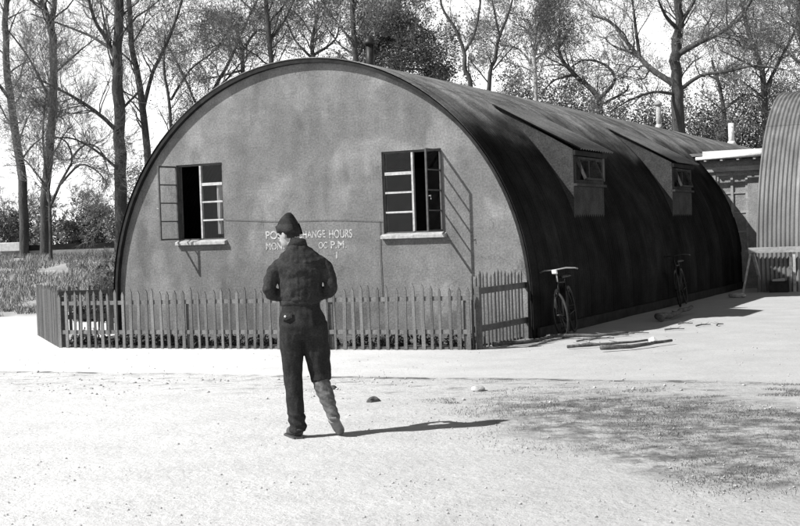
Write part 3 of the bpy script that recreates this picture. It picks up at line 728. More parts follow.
def ell(c, rx, ry, n=24, tilt=(0,0), yaw=0, sq=2.0):
    out = []; cx, cy, cz = c
    for i in range(n):
        a = 2*PI*i/n; ca, sa = math.cos(a), math.sin(a)
        x = rx*math.copysign(abs(ca)**(2/sq), ca); y = ry*math.copysign(abs(sa)**(2/sq), sa)
        xx = x*math.cos(yaw)-y*math.sin(yaw); yy_ = x*math.sin(yaw)+y*math.cos(yaw)
        out.append((cx+xx, cy+yy_, cz+tilt[0]*xx+tilt[1]*yy_))
    return out
def limb(mb, pts, rad, n=16):
    # smooth chain: resample
    P = [Vector(p) for p in pts]; out = []; rr = []
    for i in range(len(P)-1):
        for t in (0, .25, .5, .75):
            p0 = P[max(i-1,0)]; p1 = P[i]; p2 = P[i+1]; p3 = P[min(i+2,len(P)-1)]
            q = .5*((2*p1)+(-p0+p2)*t+(2*p0-5*p1+4*p2-p3)*t*t+(-p0+3*p1-3*p2+p3)*t**3); out.append(q); rr.append(rad[i]*(1-t)+rad[i+1]*t)
    out.append(P[-1]); rr.append(rad[-1]); mb.tube(out, rr, n)
def ball(mb, c, rx, ry, rz, n=16, mat3=None):
    rings = []; c = Vector(c)
    for i in range(1, n):
        ph = PI*i/n - PI/2
        ring = []
        for k in range(20):
            a = 2*PI*k/20; p = Vector((rx*math.cos(ph)*math.cos(a), ry*math.cos(ph)*math.sin(a), rz*math.sin(ph)))
            if mat3: p = mat3 @ p
            ring.append(c+p)
        rings.append(ring)
    mb.loft(rings)
PX, PY = -.765, 10.38
person = empty('person', (PX, PY, 0), 0, label='person in dark waist-length jacket, trousers and garrison cap walking away from the camera', cat='person')
# joints (x right, y away from camera, z up), origin under px 310
J = dict(pel=(-.04,.0,.96), hipL=(-.115,0,.93), hipR=(.065,0,.93), knL=(-.118,.02,.50), anL=(-.095,-.01,.085), knR=(.095,.05,.50), anR=(.195,-.05,.175), toR=(.235,.05,.035),
         shL=(-.205,0,1.405), elL=(-.283,-.02,1.175), wrL=(-.15,.22,1.12), shR=(.145,0,1.41), elR=(.206,-.01,1.175), wrR=(.07,.23,1.13), neck=(-.055,.0,1.50), head=(-.116,.03,1.640))
Rh = Euler((R_(-22), 0, R_(54))).to_matrix()       # head looks down and to the left (forward = +y)
hc = Vector(J['head'])
def HP(x, y, z): return hc + Rh @ Vector((x, y, z))
def hand(mb, wr, d, pn, side):
    """wr wrist, d direction of fingers, pn palm normal, side: +1 thumb on cross side"""
    wr = Vector(wr); d = Vector(d).normalized(); pn = Vector(pn).normalized(); pn = (pn - d*pn.dot(d)).normalized(); s = d.cross(pn)*side
    pal = [wr + d*t for t in (0, .03, .07, .09)]
    rings = []
    for t, w_, th in ((-.01,.026,.020),(.02,.034,.016),(.06,.041,.014),(.09,.038,.012)):
        c = wr + d*t; rings.append([c + s*w_*math.cos(a) + pn*th*math.sin(a) for a in [2*PI*i/14 for i in range(14)]])
    mb.loft(rings)
    for i, (off, ln) in enumerate(((.030,.070),(.010,.080),(-.010,.074),(-.028,.058))):
        a = wr + d*.082 + s*off; p1 = a + d*ln*.42 + pn*.008; p2 = p1 + d*ln*.28 + pn*.018; p3 = p2 + d*ln*.16 + pn*.020
        mb.tube([a, p1, p2, p3], [.0092,.0086,.0078,.0062], 10)
    a = wr + d*.025 + s*.030; mb.tube([a, a + d*.028 + s*.022 + pn*.01, a + d*.055 + s*.026 + pn*.024], [.012,.0105,.0085], 10)
mb = MB()
# head
ball(mb, hc, .070, .088, .110, mat3=Rh)
ball(mb, HP(0, .035, -.05), .055, .062, .062, mat3=Rh)
mb.tube([HP(0,.088,.015), HP(0,.107,-.022), HP(0,.098,-.032)], [.010,.014,.012], 8)
mb.tube([HP(-.022,.088,-.06), HP(0,.096,-.06), HP(.022,.088,-.06)], [.006,.009,.006], 8)
mb.tube([HP(-.045,.078,.028), HP(0,.092,.03), HP(.045,.078,.028)], [.008,.010,.008], 8)
ball(mb, HP(0,.075,-.095), .022, .02, .018)
for s in (-1, 1):
    ball(mb, HP(s*.076, -.005, -.015), .010, .020, .032, mat3=Rh)
limb(mb, [Vector((-.035,-.02,1.44)), Vector((-.06,-.005,1.53)), HP(0,-.02,-.07)], [.075,.057,.056])
# torso
mb.loft([ell((-.04,.0,.84), .12, .085), ell((-.04,0,.93), .155, .10), ell((-.03,0,1.05), .135, .09), ell((-.03,0,1.20), .155, .10), ell((-.03,0,1.33), .165, .105), ell((-.03,0,1.41), .135, .085), ell((-.035,-.005,1.475), .09, .07)])
for s in 'LR':
    k = -1 if s == 'L' else 1; sh_ = Vector(J['sh'+s]) + Vector((-k*.02, 0, -.02)); e_ = Vector(J['el'+s]); w_ = Vector(J['wr'+s])
    limb(mb, [sh_, sh_.lerp(e_, .6)+Vector((k*.008,-.01,0)), e_+Vector((0,-.005,.008)), e_.lerp(w_, .4), w_.lerp(e_, .08), w_], [.034,.032,.030,.030,.028,.028])
    limb(mb, [J['hip'+s], J['kn'+s], J['an'+s]], [.085,.056,.036])
hand(mb, J['wrL'], (.8,.6,.25), (.3,-.2,.9), 1); hand(mb, J['wrR'], (-.8,.6,.2), (-.3,-.2,.9), -1)
limb(mb, [J['anL'], (-.13,.06,.045), (-.165,.13,.032)], [.036,.036,.028]); limb(mb, [J['anR'], (.215,.01,.10), J['toR']], [.036,.036,.028])
body = bpy.data.objects.new('body', meta_remesh(mb, .006, 3)); COL.objects.link(body); body.parent = person; body.data.materials.append(M['skin'])
# eyes and hair
mb = MB()
for s in (-1, 1): ball(mb, HP(s*.030, .083, .010), .011, .008, .007, 8, Rh)
mb.build('eyes', 'hair', person, True)
mb = MB(); ball(mb, HP(0,-.008,.010), .074, .087, .107, mat3=Rh)
hm = meta_remesh(mb, .0035, 2, lambda c: .002*noise.noise(c*90))
# keep hair off the face and nape
bm = bmesh.new(); bm.from_mesh(hm)
inv = Rh.inverted(); kill = []
for v in bm.verts:
    q = inv @ (v.co-hc)
    if q.y > .045+.3*max(q.z,0) or q.z < (-.104 if q.y < -.01 else -.04) or (q.z < -.0 and q.y > .02): kill.append(v)
bmesh.ops.delete(bm, geom=kill, context='VERTS'); bm.to_mesh(hm); bm.free()
ho = bpy.data.objects.new('hair', hm); COL.objects.link(ho); ho.parent = person; hm.materials.append(M['hair'])
# garrison cap: folded boat shape, peak at the back
rings = []
for t, zb, zt, w_ in ((-.118,-.025,.05,.010),(-.113,-.035,.13,.045),(-.094,-.038,.172,.076),(-.055,-.028,.172,.086),(0,.0,.158,.088),(.05,.020,.138,.080),(.090,.036,.112,.056),(.114,.046,.088,.012)):
    ring = []
    for a, b in ((1,0),(1.03,.30),(.88,.62),(.30,.95),(0,.91),(-.30,.95),(-.88,.62),(-1.03,.30),(-1,0),(0,-.02)):
        ring.append(HP(a*w_*.90, t*.80-.002, zb+(zt-zb)*b))
    rings.append(ring)
mb = MB(); mb.loft(rings); cp = mb.build('cap', 'wool2', person, False)
ss = cp.modifiers.new('s', 'SUBSURF'); ss.levels = 2; ss.render_levels = 2
for p in cp.data.polygons: p.use_smooth = True
# turned-up flap of the cap, standing a little proud of the crown
rings = []
for t, zb, zt, w_ in ((-.117,-.032,.040,.053),(-.092,-.038,.056,.082),(-.05,-.028,.066,.0905),(0,.003,.080,.0915),(.05,.019,.084,.0835),(.088,.034,.090,.061)):
    ring = []
    for a, b in ((1,0),(1.035,.5),(1.0,1),(.93,.97),(.95,.5),(.93,.02),(-.93,.02),(-.95,.5),(-.93,.97),(-1.0,1),(-1.035,.5),(-1,0)):
        ring.append(HP(a*w_*.90, t*.80-.002, zb+(zt-zb)*b))
    rings.append(ring)
mb = MB()
for sd_ in (slice(0, 6), slice(6, 12)): mb.loft([r_[sd_] for r_ in rings])
fl = mb.build('flap', 'wool', cp, True)
# jacket
def wr(c, amp=.009):
    return -.004*math.exp(-((c.x+.035)/.006)**2)*(c.y < 0) - .004*math.exp(-((c.z-1.40)/.006)**2)*(c.y < 0) + amp*(noise.noise(Vector((c.x*9, c.y*9, c.z*20))) + .6*noise.noise(c*30)) + .004*noise.noise(Vector((c.x*28, c.y*28, c.z*7)))
mb = MB()
mb.loft([ell((-.045,0,1.075), .148, .105), ell((-.045,0,1.092), .155, .115), ell((-.042,0,1.105), .165, .128), ell((-.04,0,1.16), .168, .132), ell((-.035,0,1.26), .174, .134), ell((-.03,-.005,1.35), .190, .130), ell((-.03,-.008,1.415), .193, .115), ell((-.035,-.01,1.462), .158, .10), ell((-.04,-.008,1.498), .118, .086), ell((-.045,-.005,1.53), .087, .078), ell((-.05,0,1.552), .068, .07)])
for s in 'LR':
    k = -1 if s == 'L' else 1; sh = Vector(J['sh'+s]); e = Vector(J['el'+s]); w_ = Vector(J['wr'+s])
    sh += Vector((k*.02,0,.015)); limb(mb, [sh+Vector((-k*.09,0,-.01)), sh+Vector((-k*.008,0,-.055)), sh.lerp(e, .6)+Vector((k*.008,-.01,0)), e+Vector((k*.0,-.005,.012)), e.lerp(w_, .4)+Vector((0,0,-.006)), w_.lerp(e, .08)], [.062,.060,.055,.052,.052,.038])
jk = bpy.data.objects.new('jacket', meta_remesh(mb, .0085, 5, wr)); COL.objects.link(jk); jk.parent = person; jk.data.materials.append(M['wool'])
mb = MB(); mb.loft([ell((-.045,0,1.062), .150, .108, 32), ell((-.045,0,1.064), .157, .114, 32), ell((-.045,0,1.105), .166, .121, 32), ell((-.045,0,1.108), .155, .112, 32)]); mb.build('waistband', 'wool', jk, True)
mb = MB(); ring = []
for z, rr in ((1.528,.078),(1.531,.084),(1.584,.071),(1.580,.064)): ring.append(ell((-.05,0.004,z), rr*.98, rr, 28, (0,-.25)))
mb.loft(ring); mb.build('collar', 'wool', jk, True)
# trousers: left leg straight down to the shoe, right one tucked in the legging
mb = MB()
mb.loft([ell((-.04,0,1.085), .155, .112), ell((-.04,0,1.04), .160, .118), ell((-.035,-.005,.97), .182, .130), ell((-.03,-.008,.90), .190, .132), ell((-.025,-.004,.84), .175, .12), ell((-.025,0,.79), .12, .10)])
limb(mb, [(-.118,0,.92), (-.125,.0,.76), (-.122,.012,.50), (-.112,.0,.28), (-.092,-.005,.05)], [.104,.096,.078,.070,.066])
limb(mb, [(.062,0,.92), (.072,.02,.74), (.090,.045,.55), (.104,.03,.445)], [.108,.106,.094,.080])
def wt(c): return .007*noise.noise(Vector((c.x*8, c.y*8, c.z*13))) + .005*noise.noise(Vector((c.x*26, c.y*26, c.z*9))) + (.006*math.sin(c.z*90+c.x*30) if c.z < .2 and c.x < 0 else 0)
tr = bpy.data.objects.new('trousers', meta_remesh(mb, .0085, 4, wt)); COL.objects.link(tr); tr.parent = person; tr.data.materials.append(M['wool2'])
ball_b = MB(); ball_b.tube([(-.155,-.123,.985),(-.156,-.133,.985)], .009, 10); ball_b.build('pocket_button', 'button', tr, True)
pf = MB(); pf.add([(-.20,-.105,1.01),(-.10,-.131,1.01),(-.10,-.134,.975),(-.15,-.135,.955),(-.205,-.104,.975)], [(4,3,2,1,0)]); pfo = pf.build('pocket_flap', 'wool', tr); sd = pfo.modifiers.new('s','SOLIDIFY'); sd.thickness = .006
mb = MB(); limb(mb, [(.098,.035,.485), (.108,.02,.42), (.140,.0,.33), (.170,-.025,.24), (.192,-.045,.175), (.203,-.03,.14)], [.068,.070,.066,.053,.048,.052])
lg = bpy.data.objects.new('legging', meta_remesh(mb, .006, 3, lambda c: .004*noise.noise(c*24)+.0025*math.sin(c.z*140+c.x*60))); COL.objects.link(lg); lg.parent = person; lg.data.materials.append(M['canvas'])
def shoe(pts, rad, m, sole_dir=None):
    mb = MB(); limb(mb, pts, rad, 16); me = meta_remesh(mb, .005, 3)
    o = bpy.data.objects.new('shoe', me); COL.objects.link(o); o.parent = person; me.materials.append(M[m]); return o
shoe([(-.085,-.055,.045), (-.10,-.01,.062), (-.135,.06,.052), (-.165,.125,.040), (-.18,.165,.032)], [.036,.044,.043,.039,.026], 'leather_dark')
MB().loft([[(x, y, z) for x, y in ((-.05,-.08),(-.125,-.09),(-.165,.0),(-.225,.13),(-.21,.19),(-.17,.20),(-.115,.13),(-.075,.02))] for z in (.003, .020)]).build('sole', 'leather_dark', person, bevel=.004)
sR = shoe([(.185,-.085,.155), (.200,-.055,.135), (.220,-.01,.085), (.236,.035,.048), (.243,.068,.035)], [.034,.042,.043,.040,.028], 'leather')
# sole of the lifted right foot: slab facing back
A_ = Vector((.190,-.112,.165)); B_ = Vector((.243,.045,-.0+.008)); dS = (B_-A_).normalized(); sS = Vector((1,0,0)); 
outl = ((0,-.030),(.0,.030),(.06,.032),(.11,.040),(.155,.042),(.20,.022),(.205,-.010),(.17,-.036),(.11,-.036),(.06,-.030))
nS = sS.cross(dS).normalized()
MB().loft([[A_ + dS*t*.95 + sS*w2 + nS*k for t, w2 in outl] for k in (-.004, .014)]).build('sole', 'leather', person, bevel=.004)

# ------------------------------------------------------------------ trees
class Tree:
    def __init__(s, seed): s.r = random.Random(seed); s.segs = []; s.twigs = []; s.tips = []
    def grow(s, p, d, length, r, depth, maxd, spread=.6, up=.12, wig=.18, nseg=5, fork=(2,4), big=True):
        rd = s.r; pts = [p.copy()]; rad = [r]; q = p.copy(); dd = d.normalized()
        for i in range(nseg):
            dd = (dd + Vector((rd.gauss(0,wig), rd.gauss(0,wig), rd.gauss(0,wig)+up*.5))).normalized()
            q = q + dd*(length/nseg); pts.append(q.copy()); rad.append(max(.0035, r*(1-.55*(i+1)/nseg)))
            if depth < maxd and i >= (1 if depth else 2):
                for _ in range(rd.choice((0,1,1,2)) if depth < maxd-1 else rd.choice((1,1,2))):
                    a = rd.uniform(0, 6.28); ax = dd.orthogonal().normalized(); ax.rotate(Matrix.Rotation(a, 3, dd))
                    nd = (dd + ax*rd.uniform(.5,1.1)*spread*1.4).normalized()
                    s.grow(q, nd, length*rd.uniform(.45,.75), rad[-1]*rd.uniform(.45,.7), depth+1, maxd, spread, up, wig, max(3, nseg-1))
        (s.segs if r > .03 else s.twigs).append((pts, rad))
        if depth >= maxd-1: s.tips.extend([(x, r) for x in pts[1:]])
        if depth < maxd:
            for _ in range(rd.randint(*fork)):
                a = rd.uniform(0, 6.28); ax = dd.orthogonal().normalized(); ax.rotate(Matrix.Rotation(a, 3, dd))
                s.grow(q, (dd+ax*rd.uniform(.3,.9)*spread).normalized(), length*rd.uniform(.55,.8), rad[-1]*rd.uniform(.6,.8), depth+1, maxd, spread, up, wig, max(3, nseg-1))
    def limb(s, pts, r0, r1, maxd=3, sub=1.4, n=8, sp=.7, tw=True, dense=.62, up=.1):
        """a hand-set limb with side branches"""
        rd = s.r; P = [Vector(p) for p in pts]; out = []; 
        for i in range(len(P)-1):
            for k in range(4):
                t = k/4; p0 = P[max(i-1,0)]; p1 = P[i]; p2 = P[i+1]; p3 = P[min(i+2,len(P)-1)]
                q = .5*((2*p1)+(-p0+p2)*t+(2*p0-5*p1+4*p2-p3)*t*t+(-p0+3*p1-3*p2+p3)*t**3)
                out.append(q + Vector((rd.gauss(0,1), rd.gauss(0,1), rd.gauss(0,.6)))*r1*.18)
        out.append(P[-1]); K = len(out); rad = [r0+(r1-r0)*i/(K-1) for i in range(K)]
        s.segs.append((out, rad))
        if tw:
            for i in range(int(K*.25), K):
                for _ in range(n//4 if rd.random() > (n % 4)/4 else n//4+1):
                    if rd.random() > dense: continue
                    dd = (out[min(i+1,K-1)]-out[i-1]).normalized(); a = rd.uniform(0, 6.28); ax = dd.orthogonal().normalized(); ax.rotate(Matrix.Rotation(a, 3, dd))
                    s.grow(out[i], (dd*.6+ax*sp+Vector((0,0,up))).normalized(), sub*rd.uniform(.5,1.1), min(rad[i]*.45, .035), 4-maxd if maxd < 4 else 0, 4, .6, up, .22, 4, (1,3))
        return out
    def build(s, name, label, cat, base, bark='bark', leaf=None, nleaf=0, lsize=.05, lspread=.25, group=None, extra=None, twigm='twig'):
        root = empty(name, base, 0, label=label, cat=cat, group=group); off = Vector(base)
        for key, lst, nn, mm in (('trunk', s.segs, 8, bark), ('twigs', s.twigs, 3, twigm)):
            if not lst: continue
            mb = MB()
            for pts, rad in lst: mb.tube([p-off for p in pts], rad, nn, cap=False)
            mb.build(key, mm, root, key == 'trunk')
        if leaf and (s.tips or extra is not None):
            T = np.array([t[0][:] for t in s.tips]) if s.tips else np.zeros((0, 3))
            if nleaf:
                idx = rng.integers(0, len(T), nleaf); P = T[idx] + rng.normal(size=(nleaf, 3))*lspread
                if extra is not None: P = np.concatenate([P, extra])
            else: P = extra
            P = P - np.array(base)
            fastmesh('crown', leafquads(P, lsize), np.arange(len(P)*4).reshape(-1, 4), leaf, parent=root)
        return root
def W(px, py, Y, dy=0):
    """world point seen at photograph pixel (px, py) when it stands Y metres away (used to read positions off the picture)"""
    a = px-400; b = py-263; Xi = a*cr - b*sr; Vi = b*cr + a*sr
    d = Vector((Xi/F_PX, 1, -Vi/F_PX)); d = Vector((d.x, math.cos(PITCH)*d.y+math.sin(PITCH)*d.z, d.z*math.cos(PITCH)-d.y*math.sin(PITCH)))
    return Vector((0,0,EYE)) + d*((Y+dy)/d.y)
def onG(px, Y):
    x = W(px, 240, Y).x; return Vector((x, Y, gz(x, Y)-.05))

# left: tall bare trees
t = Tree(11); Y = 44
t.limb([onG(24, Y), W(22,180,Y), W(12,110,Y), W(5,40,Y), W(8,-30,Y), W(2,-110,Y)], .17, .07, 3, 1.6, 8, up=.2)
t.limb([W(10,100,Y), W(-15,60,Y,-.8), W(-30,0,Y,-1)], .06, .02, 3, 1.3, 6)
t.build('bare_tree', 'leaning bare tree at the far left edge of the picture', 'tree', onG(24, Y), group='bare trees on the left bank')
t = Tree(12); Y = 43
t.limb([onG(44, Y), W(46,180,Y), W(52,110,Y), W(53,50,Y), W(50,16,Y)], .16, .12, 3, 1.5, 5, up=.2)
t.limb([W(51,22,Y), W(45,8,Y), W(36,-20,Y), W(30,-80,Y)], .09, .04, 3, 1.4, 6); t.limb([W(51,22,Y), W(55,0,Y), W(57,-60,Y), W(52,-120,Y)], .10, .04, 3, 1.4, 6)
t.limb([W(50,100,Y), W(30,60,Y,-1), W(8,30,Y,-1.5)], .05, .018, 3, 1.2, 7); t.limb([W(53,75,Y), W(75,55,Y,1), W(100,35,Y,2)], .045, .015, 3, 1.2, 7)
t.build('bare_tree', 'bare tree with its trunk forked near the top of the picture, second from the left', 'tree', onG(44, Y), group='bare trees on the left bank')
t = Tree(13); Y = 42
t.limb([onG(121, Y), W(121,190,Y), W(119,120,Y), W(117,60,Y), W(119,5,Y), W(118,-70,Y), W(120,-140,Y)], .22, .12, 3, 1.6, 4, up=.2)
t.limb([W(116,62,Y), W(108,42,Y), W(95,20,Y,-.6), W(84,-20,Y,-1)], .08, .04, 3, 1.3, 6)
t.limb([W(113,50,Y), W(90,36,Y,.6), W(60,24,Y,1), W(30,14,Y,1.5)], .055, .018, 3, 1.3, 7)
t.limb([W(110,48,Y), W(104,20,Y,.9), W(98,-15,Y,1)], .045, .02, 3, 1.2, 6)
t.limb([W(118,132,Y), W(100,115,Y,-.6), W(75,98,Y,-1.2), W(52,86,Y,-1.5), W(36,78,Y,-1.8)], .075, .02, 3, 1.5, 9)
t.limb([W(119,170,Y), W(95,150,Y,-.5), W(70,138,Y,-1), W(45,140,Y,-1.5)], .05, .015, 3, 1.2, 8)
t.limb([W(121,110,Y), W(133,98,Y,.5), W(141,88,Y,1)], .05, .03, 3, 1.0, 5)
t.build('bare_tree', 'thickest bare trunk on the left, standing close beside the hut roof', 'tree', onG(121, Y), group='bare trees on the left bank')
t = Tree(14); Y = 45
t.limb([onG(150, Y), W(147,150,Y), W(140,90,Y), W(132,45,Y), W(129,0,Y), W(128,-80,Y)], .14, .07, 3, 1.4, 6, up=.2)
t.limb([W(143,110,Y), W(152,75,Y), W(166,45,Y,.5), W(182,0,Y,1), W(190,-50,Y,1.2)], .08, .03, 3, 1.4, 6)
t.build('bare_tree', 'slim dark bare tree just right of the thick trunk, bending left', 'tree', onG(150, Y), group='bare trees on the left bank')
t = Tree(15); Y = 40
b = onG(50, Y)
t.limb([b, W(50,205,Y), W(46,175,Y), W(43,130,Y), W(46,95,Y)], .06, .02, 3, 1.1, 8, up=.2)
t.limb([W(51,205,Y), W(62,180,Y), W(72,160,Y,.4), W(66,142,Y,.6), W(50,135,Y,.8)], .05, .016, 3, 1.0, 8)
t.limb([W(60,185,Y), W(80,165,Y,-.4), W(98,172,Y,-.6), W(108,185,Y,-.8)], .04, .014, 3, 1.0, 8); t.limb([W(70,160,Y), W(85,145,Y), W(100,150,Y,.6), W(110,175,Y,.8)], .035, .014, 3, .9, 7)
t.limb([W(48,190,Y), W(30,165,Y,.3), W(12,150,Y,.6)], .035, .014, 3, 1.0, 7)
t.build('small_tree', 'small many-stemmed tree with arching boughs between the left trunks', 'tree', b)

# middle: bare and budding trees behind the hut
def simple(seed, Y, pts, r0, r1, name, label, leaf=None, nleaf=0, lsize=.05, group=None, bark='bark', n=7, sub=1.4, extra=[], lspread=.25, cat='tree', maxd=3, twigm='twig'):
    t = Tree(seed); b = onG(pts[0][0], Y); P = [b] + [W(p[0], p[1], Y, (p[2] if len(p) > 2 else 0)) for p in pts[1:]]
    t.limb(P, r0, r1, maxd, sub, n, up=.2)
    for e in extra:
        t.limb([W(p[0], p[1], Y, (p[2] if len(p) > 2 else 0)) for p in e[0]], e[1], e[2], maxd, sub, n)
    return t.build(name, label, cat, b, bark, leaf, nleaf, lsize, lspread, group, twigm=twigm)
G2 = 'budding trees behind the hut roof'
simple(21, 48, [(172,250),(172,180),(170,110),(164,70),(165,35)], .09, .03, 'budding_tree', 'thin budding tree left of the roof slope with a straight stem', 'leaf_pale', 5000, .03, G2, extra=[([(171,100),(190,70,.5),(215,50,1),(235,20,1)],.05,.02)], n=8)
simple(22, 50, [(205,260),(205,150),(210,100),(230,60),(245,25),(262,-10)], .10, .03, 'budding_tree', 'budding tree rising slantwise over the left roof slope', 'leaf_pale', 5000, .03, G2, extra=[([(206,130),(190,90),(170,50,.5),(150,25,1)],.06,.02),([(212,95),(235,70,.6),(260,40,.9)],.05,.02)], n=8)
simple(23, 52, [(243,250),(243,100),(242,50),(235,25)], .13, .06, 'leafy_tree', 'dark leafy tree with a low rounded crown left of the hut top', 'leaf', 16000, .033, None, extra=[([(243,60),(225,45),(205,50,.6)],.07,.02),([(243,50),(258,30),(270,35,.6)],.07,.02),([(243,70),(225,75,.5),(200,80,1)],.06,.02)], n=10, sub=1.3)
simple(24, 47, [(273,250),(272,100),(270,50),(266,0),(268,-90)], .11, .07, 'bare_tree', 'straight bare trunk rising above the left part of the arch', None, 0, group='bare trunks above the arch', extra=[([(270,40),(285,20,.6),(300,-15,1)],.05,.02),([(269,20),(250,8,.5),(232,-10,1)],.05,.02)], n=6)
simple(25, 46, [(356,250),(356,100),(355,50),(352,0),(350,-90)], .12, .08, 'bare_tree', 'straight bare trunk rising behind the highest point of the arch', None, 0, group='bare trunks above the arch', extra=[([(355,45),(335,20,.6),(318,-5,1)],.05,.02),([(355,55),(340,45,.5),(325,25,1)],.04,.02)], n=6)
simple(26, 50, [(315,250),(315,90),(312,45),(318,15)], .13, .05, 'leafy_tree', 'mid grey leafy tree filling the gap between the two straight trunks', 'leaf', 11000, .032, None, extra=[([(314,60),(295,40),(285,15,.6)],.06,.02),([(314,55),(335,40),(340,20,.6)],.06,.02)], n=9, sub=1.3)
# dense round leafy tree right of the apex
t = Tree(31); Y = 47; b = onG(392, Y)
t.limb([b, W(394,100,Y), W(397,70,Y), W(400,40,Y), W(402,22,Y)], .16, .06, 3, 1.2, 6)
for (a, c) in (((397,65),(375,45)), ((398,55),(365,60)), ((399,45),(385,20)), ((400,50),(430,35)), ((399,60),(440,60)), ((398,70),(445,75)), ((400,35),(415,18)), ((398,72),(370,72))):
    t.limb([W(*a,Y), W((a[0]+c[0])/2,(a[1]+c[1])/2-3,Y,random.uniform(-.6,.6)), W(*c,Y,random.uniform(-1.2,1.2))], .06, .02, 3, .9, 7)
ex = [leafcloud(W(x,y,Y,random.uniform(-1,1)), s, int(3200*s), .05, (1,1,.75), .2) for x, y, s in ((395,40,.95),(412,38,.9),(378,50,.85),(425,55,.8),(400,62,1.0),(440,72,.6),(372,68,.7),(405,22,.55),(388,25,.55),(430,76,.7),(365,42,.4))]
t.build('leafy_tree', 'dense round leafy tree just right of the highest point of the hut', 'tree', b, 'bark_pale', 'leaf', 9000, .04, .16, extra=np.concatenate(ex))
# two slender trees against the open sky
t = Tree(32); Y = 45; b = onG(476, Y)
t.limb([b, W(472,100,Y), W(465,70,Y), W(464,52,Y), W(455,28,Y), W(444,12,Y), W(438,-10,Y)], .10, .03, 3, .8, 3, dense=.6)
t.limb([W(464,52,Y), W(474,35,Y), W(480,5,Y), W(481,-15,Y)], .06, .025, 3, .8, 3, dense=.6)
t.build('bare_tree', 'slender forked tree against the open sky, the left one of two', 'tree', b)
t = Tree(33); Y = 45.5; b = onG(488, Y)
t.limb([b, W(489,92,Y), W(495,60,Y), W(499,38,Y), W(508,15,Y), W(515,-10,Y)], .09, .03, 3, .8, 3, dense=.6)
t.limb([W(500,38,Y), W(496,20,Y), W(492,0,Y)], .05, .02, 3, .7, 3, dense=.6); t.limb([W(490,85,Y), W(478,70,Y), W(470,60,Y)], .03, .015, 3, .6, 3, dense=.5); t.limb([W(493,70,Y), W(510,50,Y), W(522,40,Y)], .03, .012, 3, .6, 3, dense=.5)
t.build('bare_tree', 'slender forked tree against the open sky, the right one of two', 'tree', b)
# birch with leafy clump
simple(34, 50, [(536,250),(536,100),(535,70),(534,50),(537,25)], .10, .05, 'leafy_tree', 'pale trunked tree with loose foliage above the middle of the roof', 'leaf', 11000, .03, None, bark='bark_pale', extra=[([(535,70),(520,50,.4),(505,45,.8)],.05,.02),([(535,60),(555,45,.4),(570,30,.8)],.05,.02),([(535,45),(525,28),(515,25)],.04,.02)], n=9, sub=1.2)
# gnarled tree left of the oak
t = Tree(35); Y = 52; b = onG(600, Y)
t.limb([b, W(600,120,Y), W(596,95,Y), W(575,75,Y), W(560,55,Y), W(560,30,Y)], .15, .05, 3, 1.2, 7)
t.limb([W(598,100,Y), W(615,80,Y,.5), W(605,65,Y,1), W(585,60,Y,1.2), W(570,68,Y,1.2)], .08, .025, 3, 1.2, 8)
t.limb([W(600,105,Y), W(625,92,Y), W(628,85,Y,.5)], .06, .025, 3, 1.0, 7); t.limb([W(575,75,Y), W(555,80,Y,.6), W(540,95,Y,1)], .06, .02, 3, 1.0, 7)
t.build('old_tree', 'gnarled spreading tree with thin leaves above the middle dormer', 'tree', b, 'bark', 'leaf', 8000, .03, .2)
# big oak
t = Tree(36); Y = 48; b = onG(679, Y)
t.limb([b, W(679,120,Y), W(676,80,Y), W(676,45,Y), W(680,25,Y), W(678,0,Y), W(682,-60,Y)], .26, .12, 3, 1.6, 4)
t.limb([W(676,85,Y), W(655,72,Y,.5), W(640,58,Y,1), W(625,40,Y,1.2), W(610,22,Y,1.5), W(592,16,Y,1.7)], .13, .03, 3, 1.5, 9)
t.limb([W(640,58,Y,1), W(636,30,Y,1.2), W(633,5,Y,1.4), W(628,-30,Y,1.6)], .07, .03, 3, 1.3, 7)
t.limb([W(677,55,Y), W(700,42,Y,-.6), W(722,32,Y,-1), W(745,12,Y,-1.5), W(760,-20,Y,-2)], .12, .03, 3, 1.5, 9)
t.limb([W(679,30,Y), W(665,15,Y,-.4), W(655,-10,Y,-1)], .09, .03, 3, 1.4, 7); t.limb([W(680,25,Y), W(692,5,Y,.5), W(705,-20,Y,1)], .09, .03, 3, 1.4, 7)
t.limb([W(680,90,Y), W(700,76,Y,-.5), W(725,72,Y,-1), W(755,66,Y,-1.6), W(785,70,Y,-2)], .08, .025, 3, 1.4, 9)
t.limb([W(677,95,Y), W(655,92,Y,-.5), W(630,100,Y,-1), W(610,112,Y,-1.4)], .07, .02, 3, 1.3, 8)
t.build('oak_tree', 'big spreading oak with dark forking limbs left of the pale corrugated hut', 'tree', b, 'bark', 'leaf_pale', 11000, .03, .25)
# trees behind the second hut
simple(37, 50, [(765,250),(765,100),(758,60),(745,20),(738,-30)], .14, .06, 'leafy_tree', 'loose pale-leaved tree leaning left above the pale corrugated hut', 'leaf_pale', 9000, .03, None, extra=[([(765,90),(780,60,.5),(795,30,1),(800,0,1)],.08,.02),([(760,70),(740,60,.5),(720,50,1)],.05,.02)], n=9, sub=1.5)
simple(38, 54, [(815,250),(812,100),(805,60),(798,20),(800,-30)], .15, .07, 'leafy_tree', 'leafy tree at the far right edge of the picture', 'leaf', 11000, .032, None, extra=[([(806,70),(785,50,.5),(770,40,1)],.08,.02)], n=9, sub=1.5)
simple(39, 56, [(725,250),(725,130),(720,90),(712,60)], .14, .05, 'leafy_tree', 'dark leafy tree standing in the gap between oak and pale hut', 'leaf', 11000, .032, None, n=9, sub=1.4, extra=[([(724,110),(745,95,.5),(765,100,1)],.06,.02)])

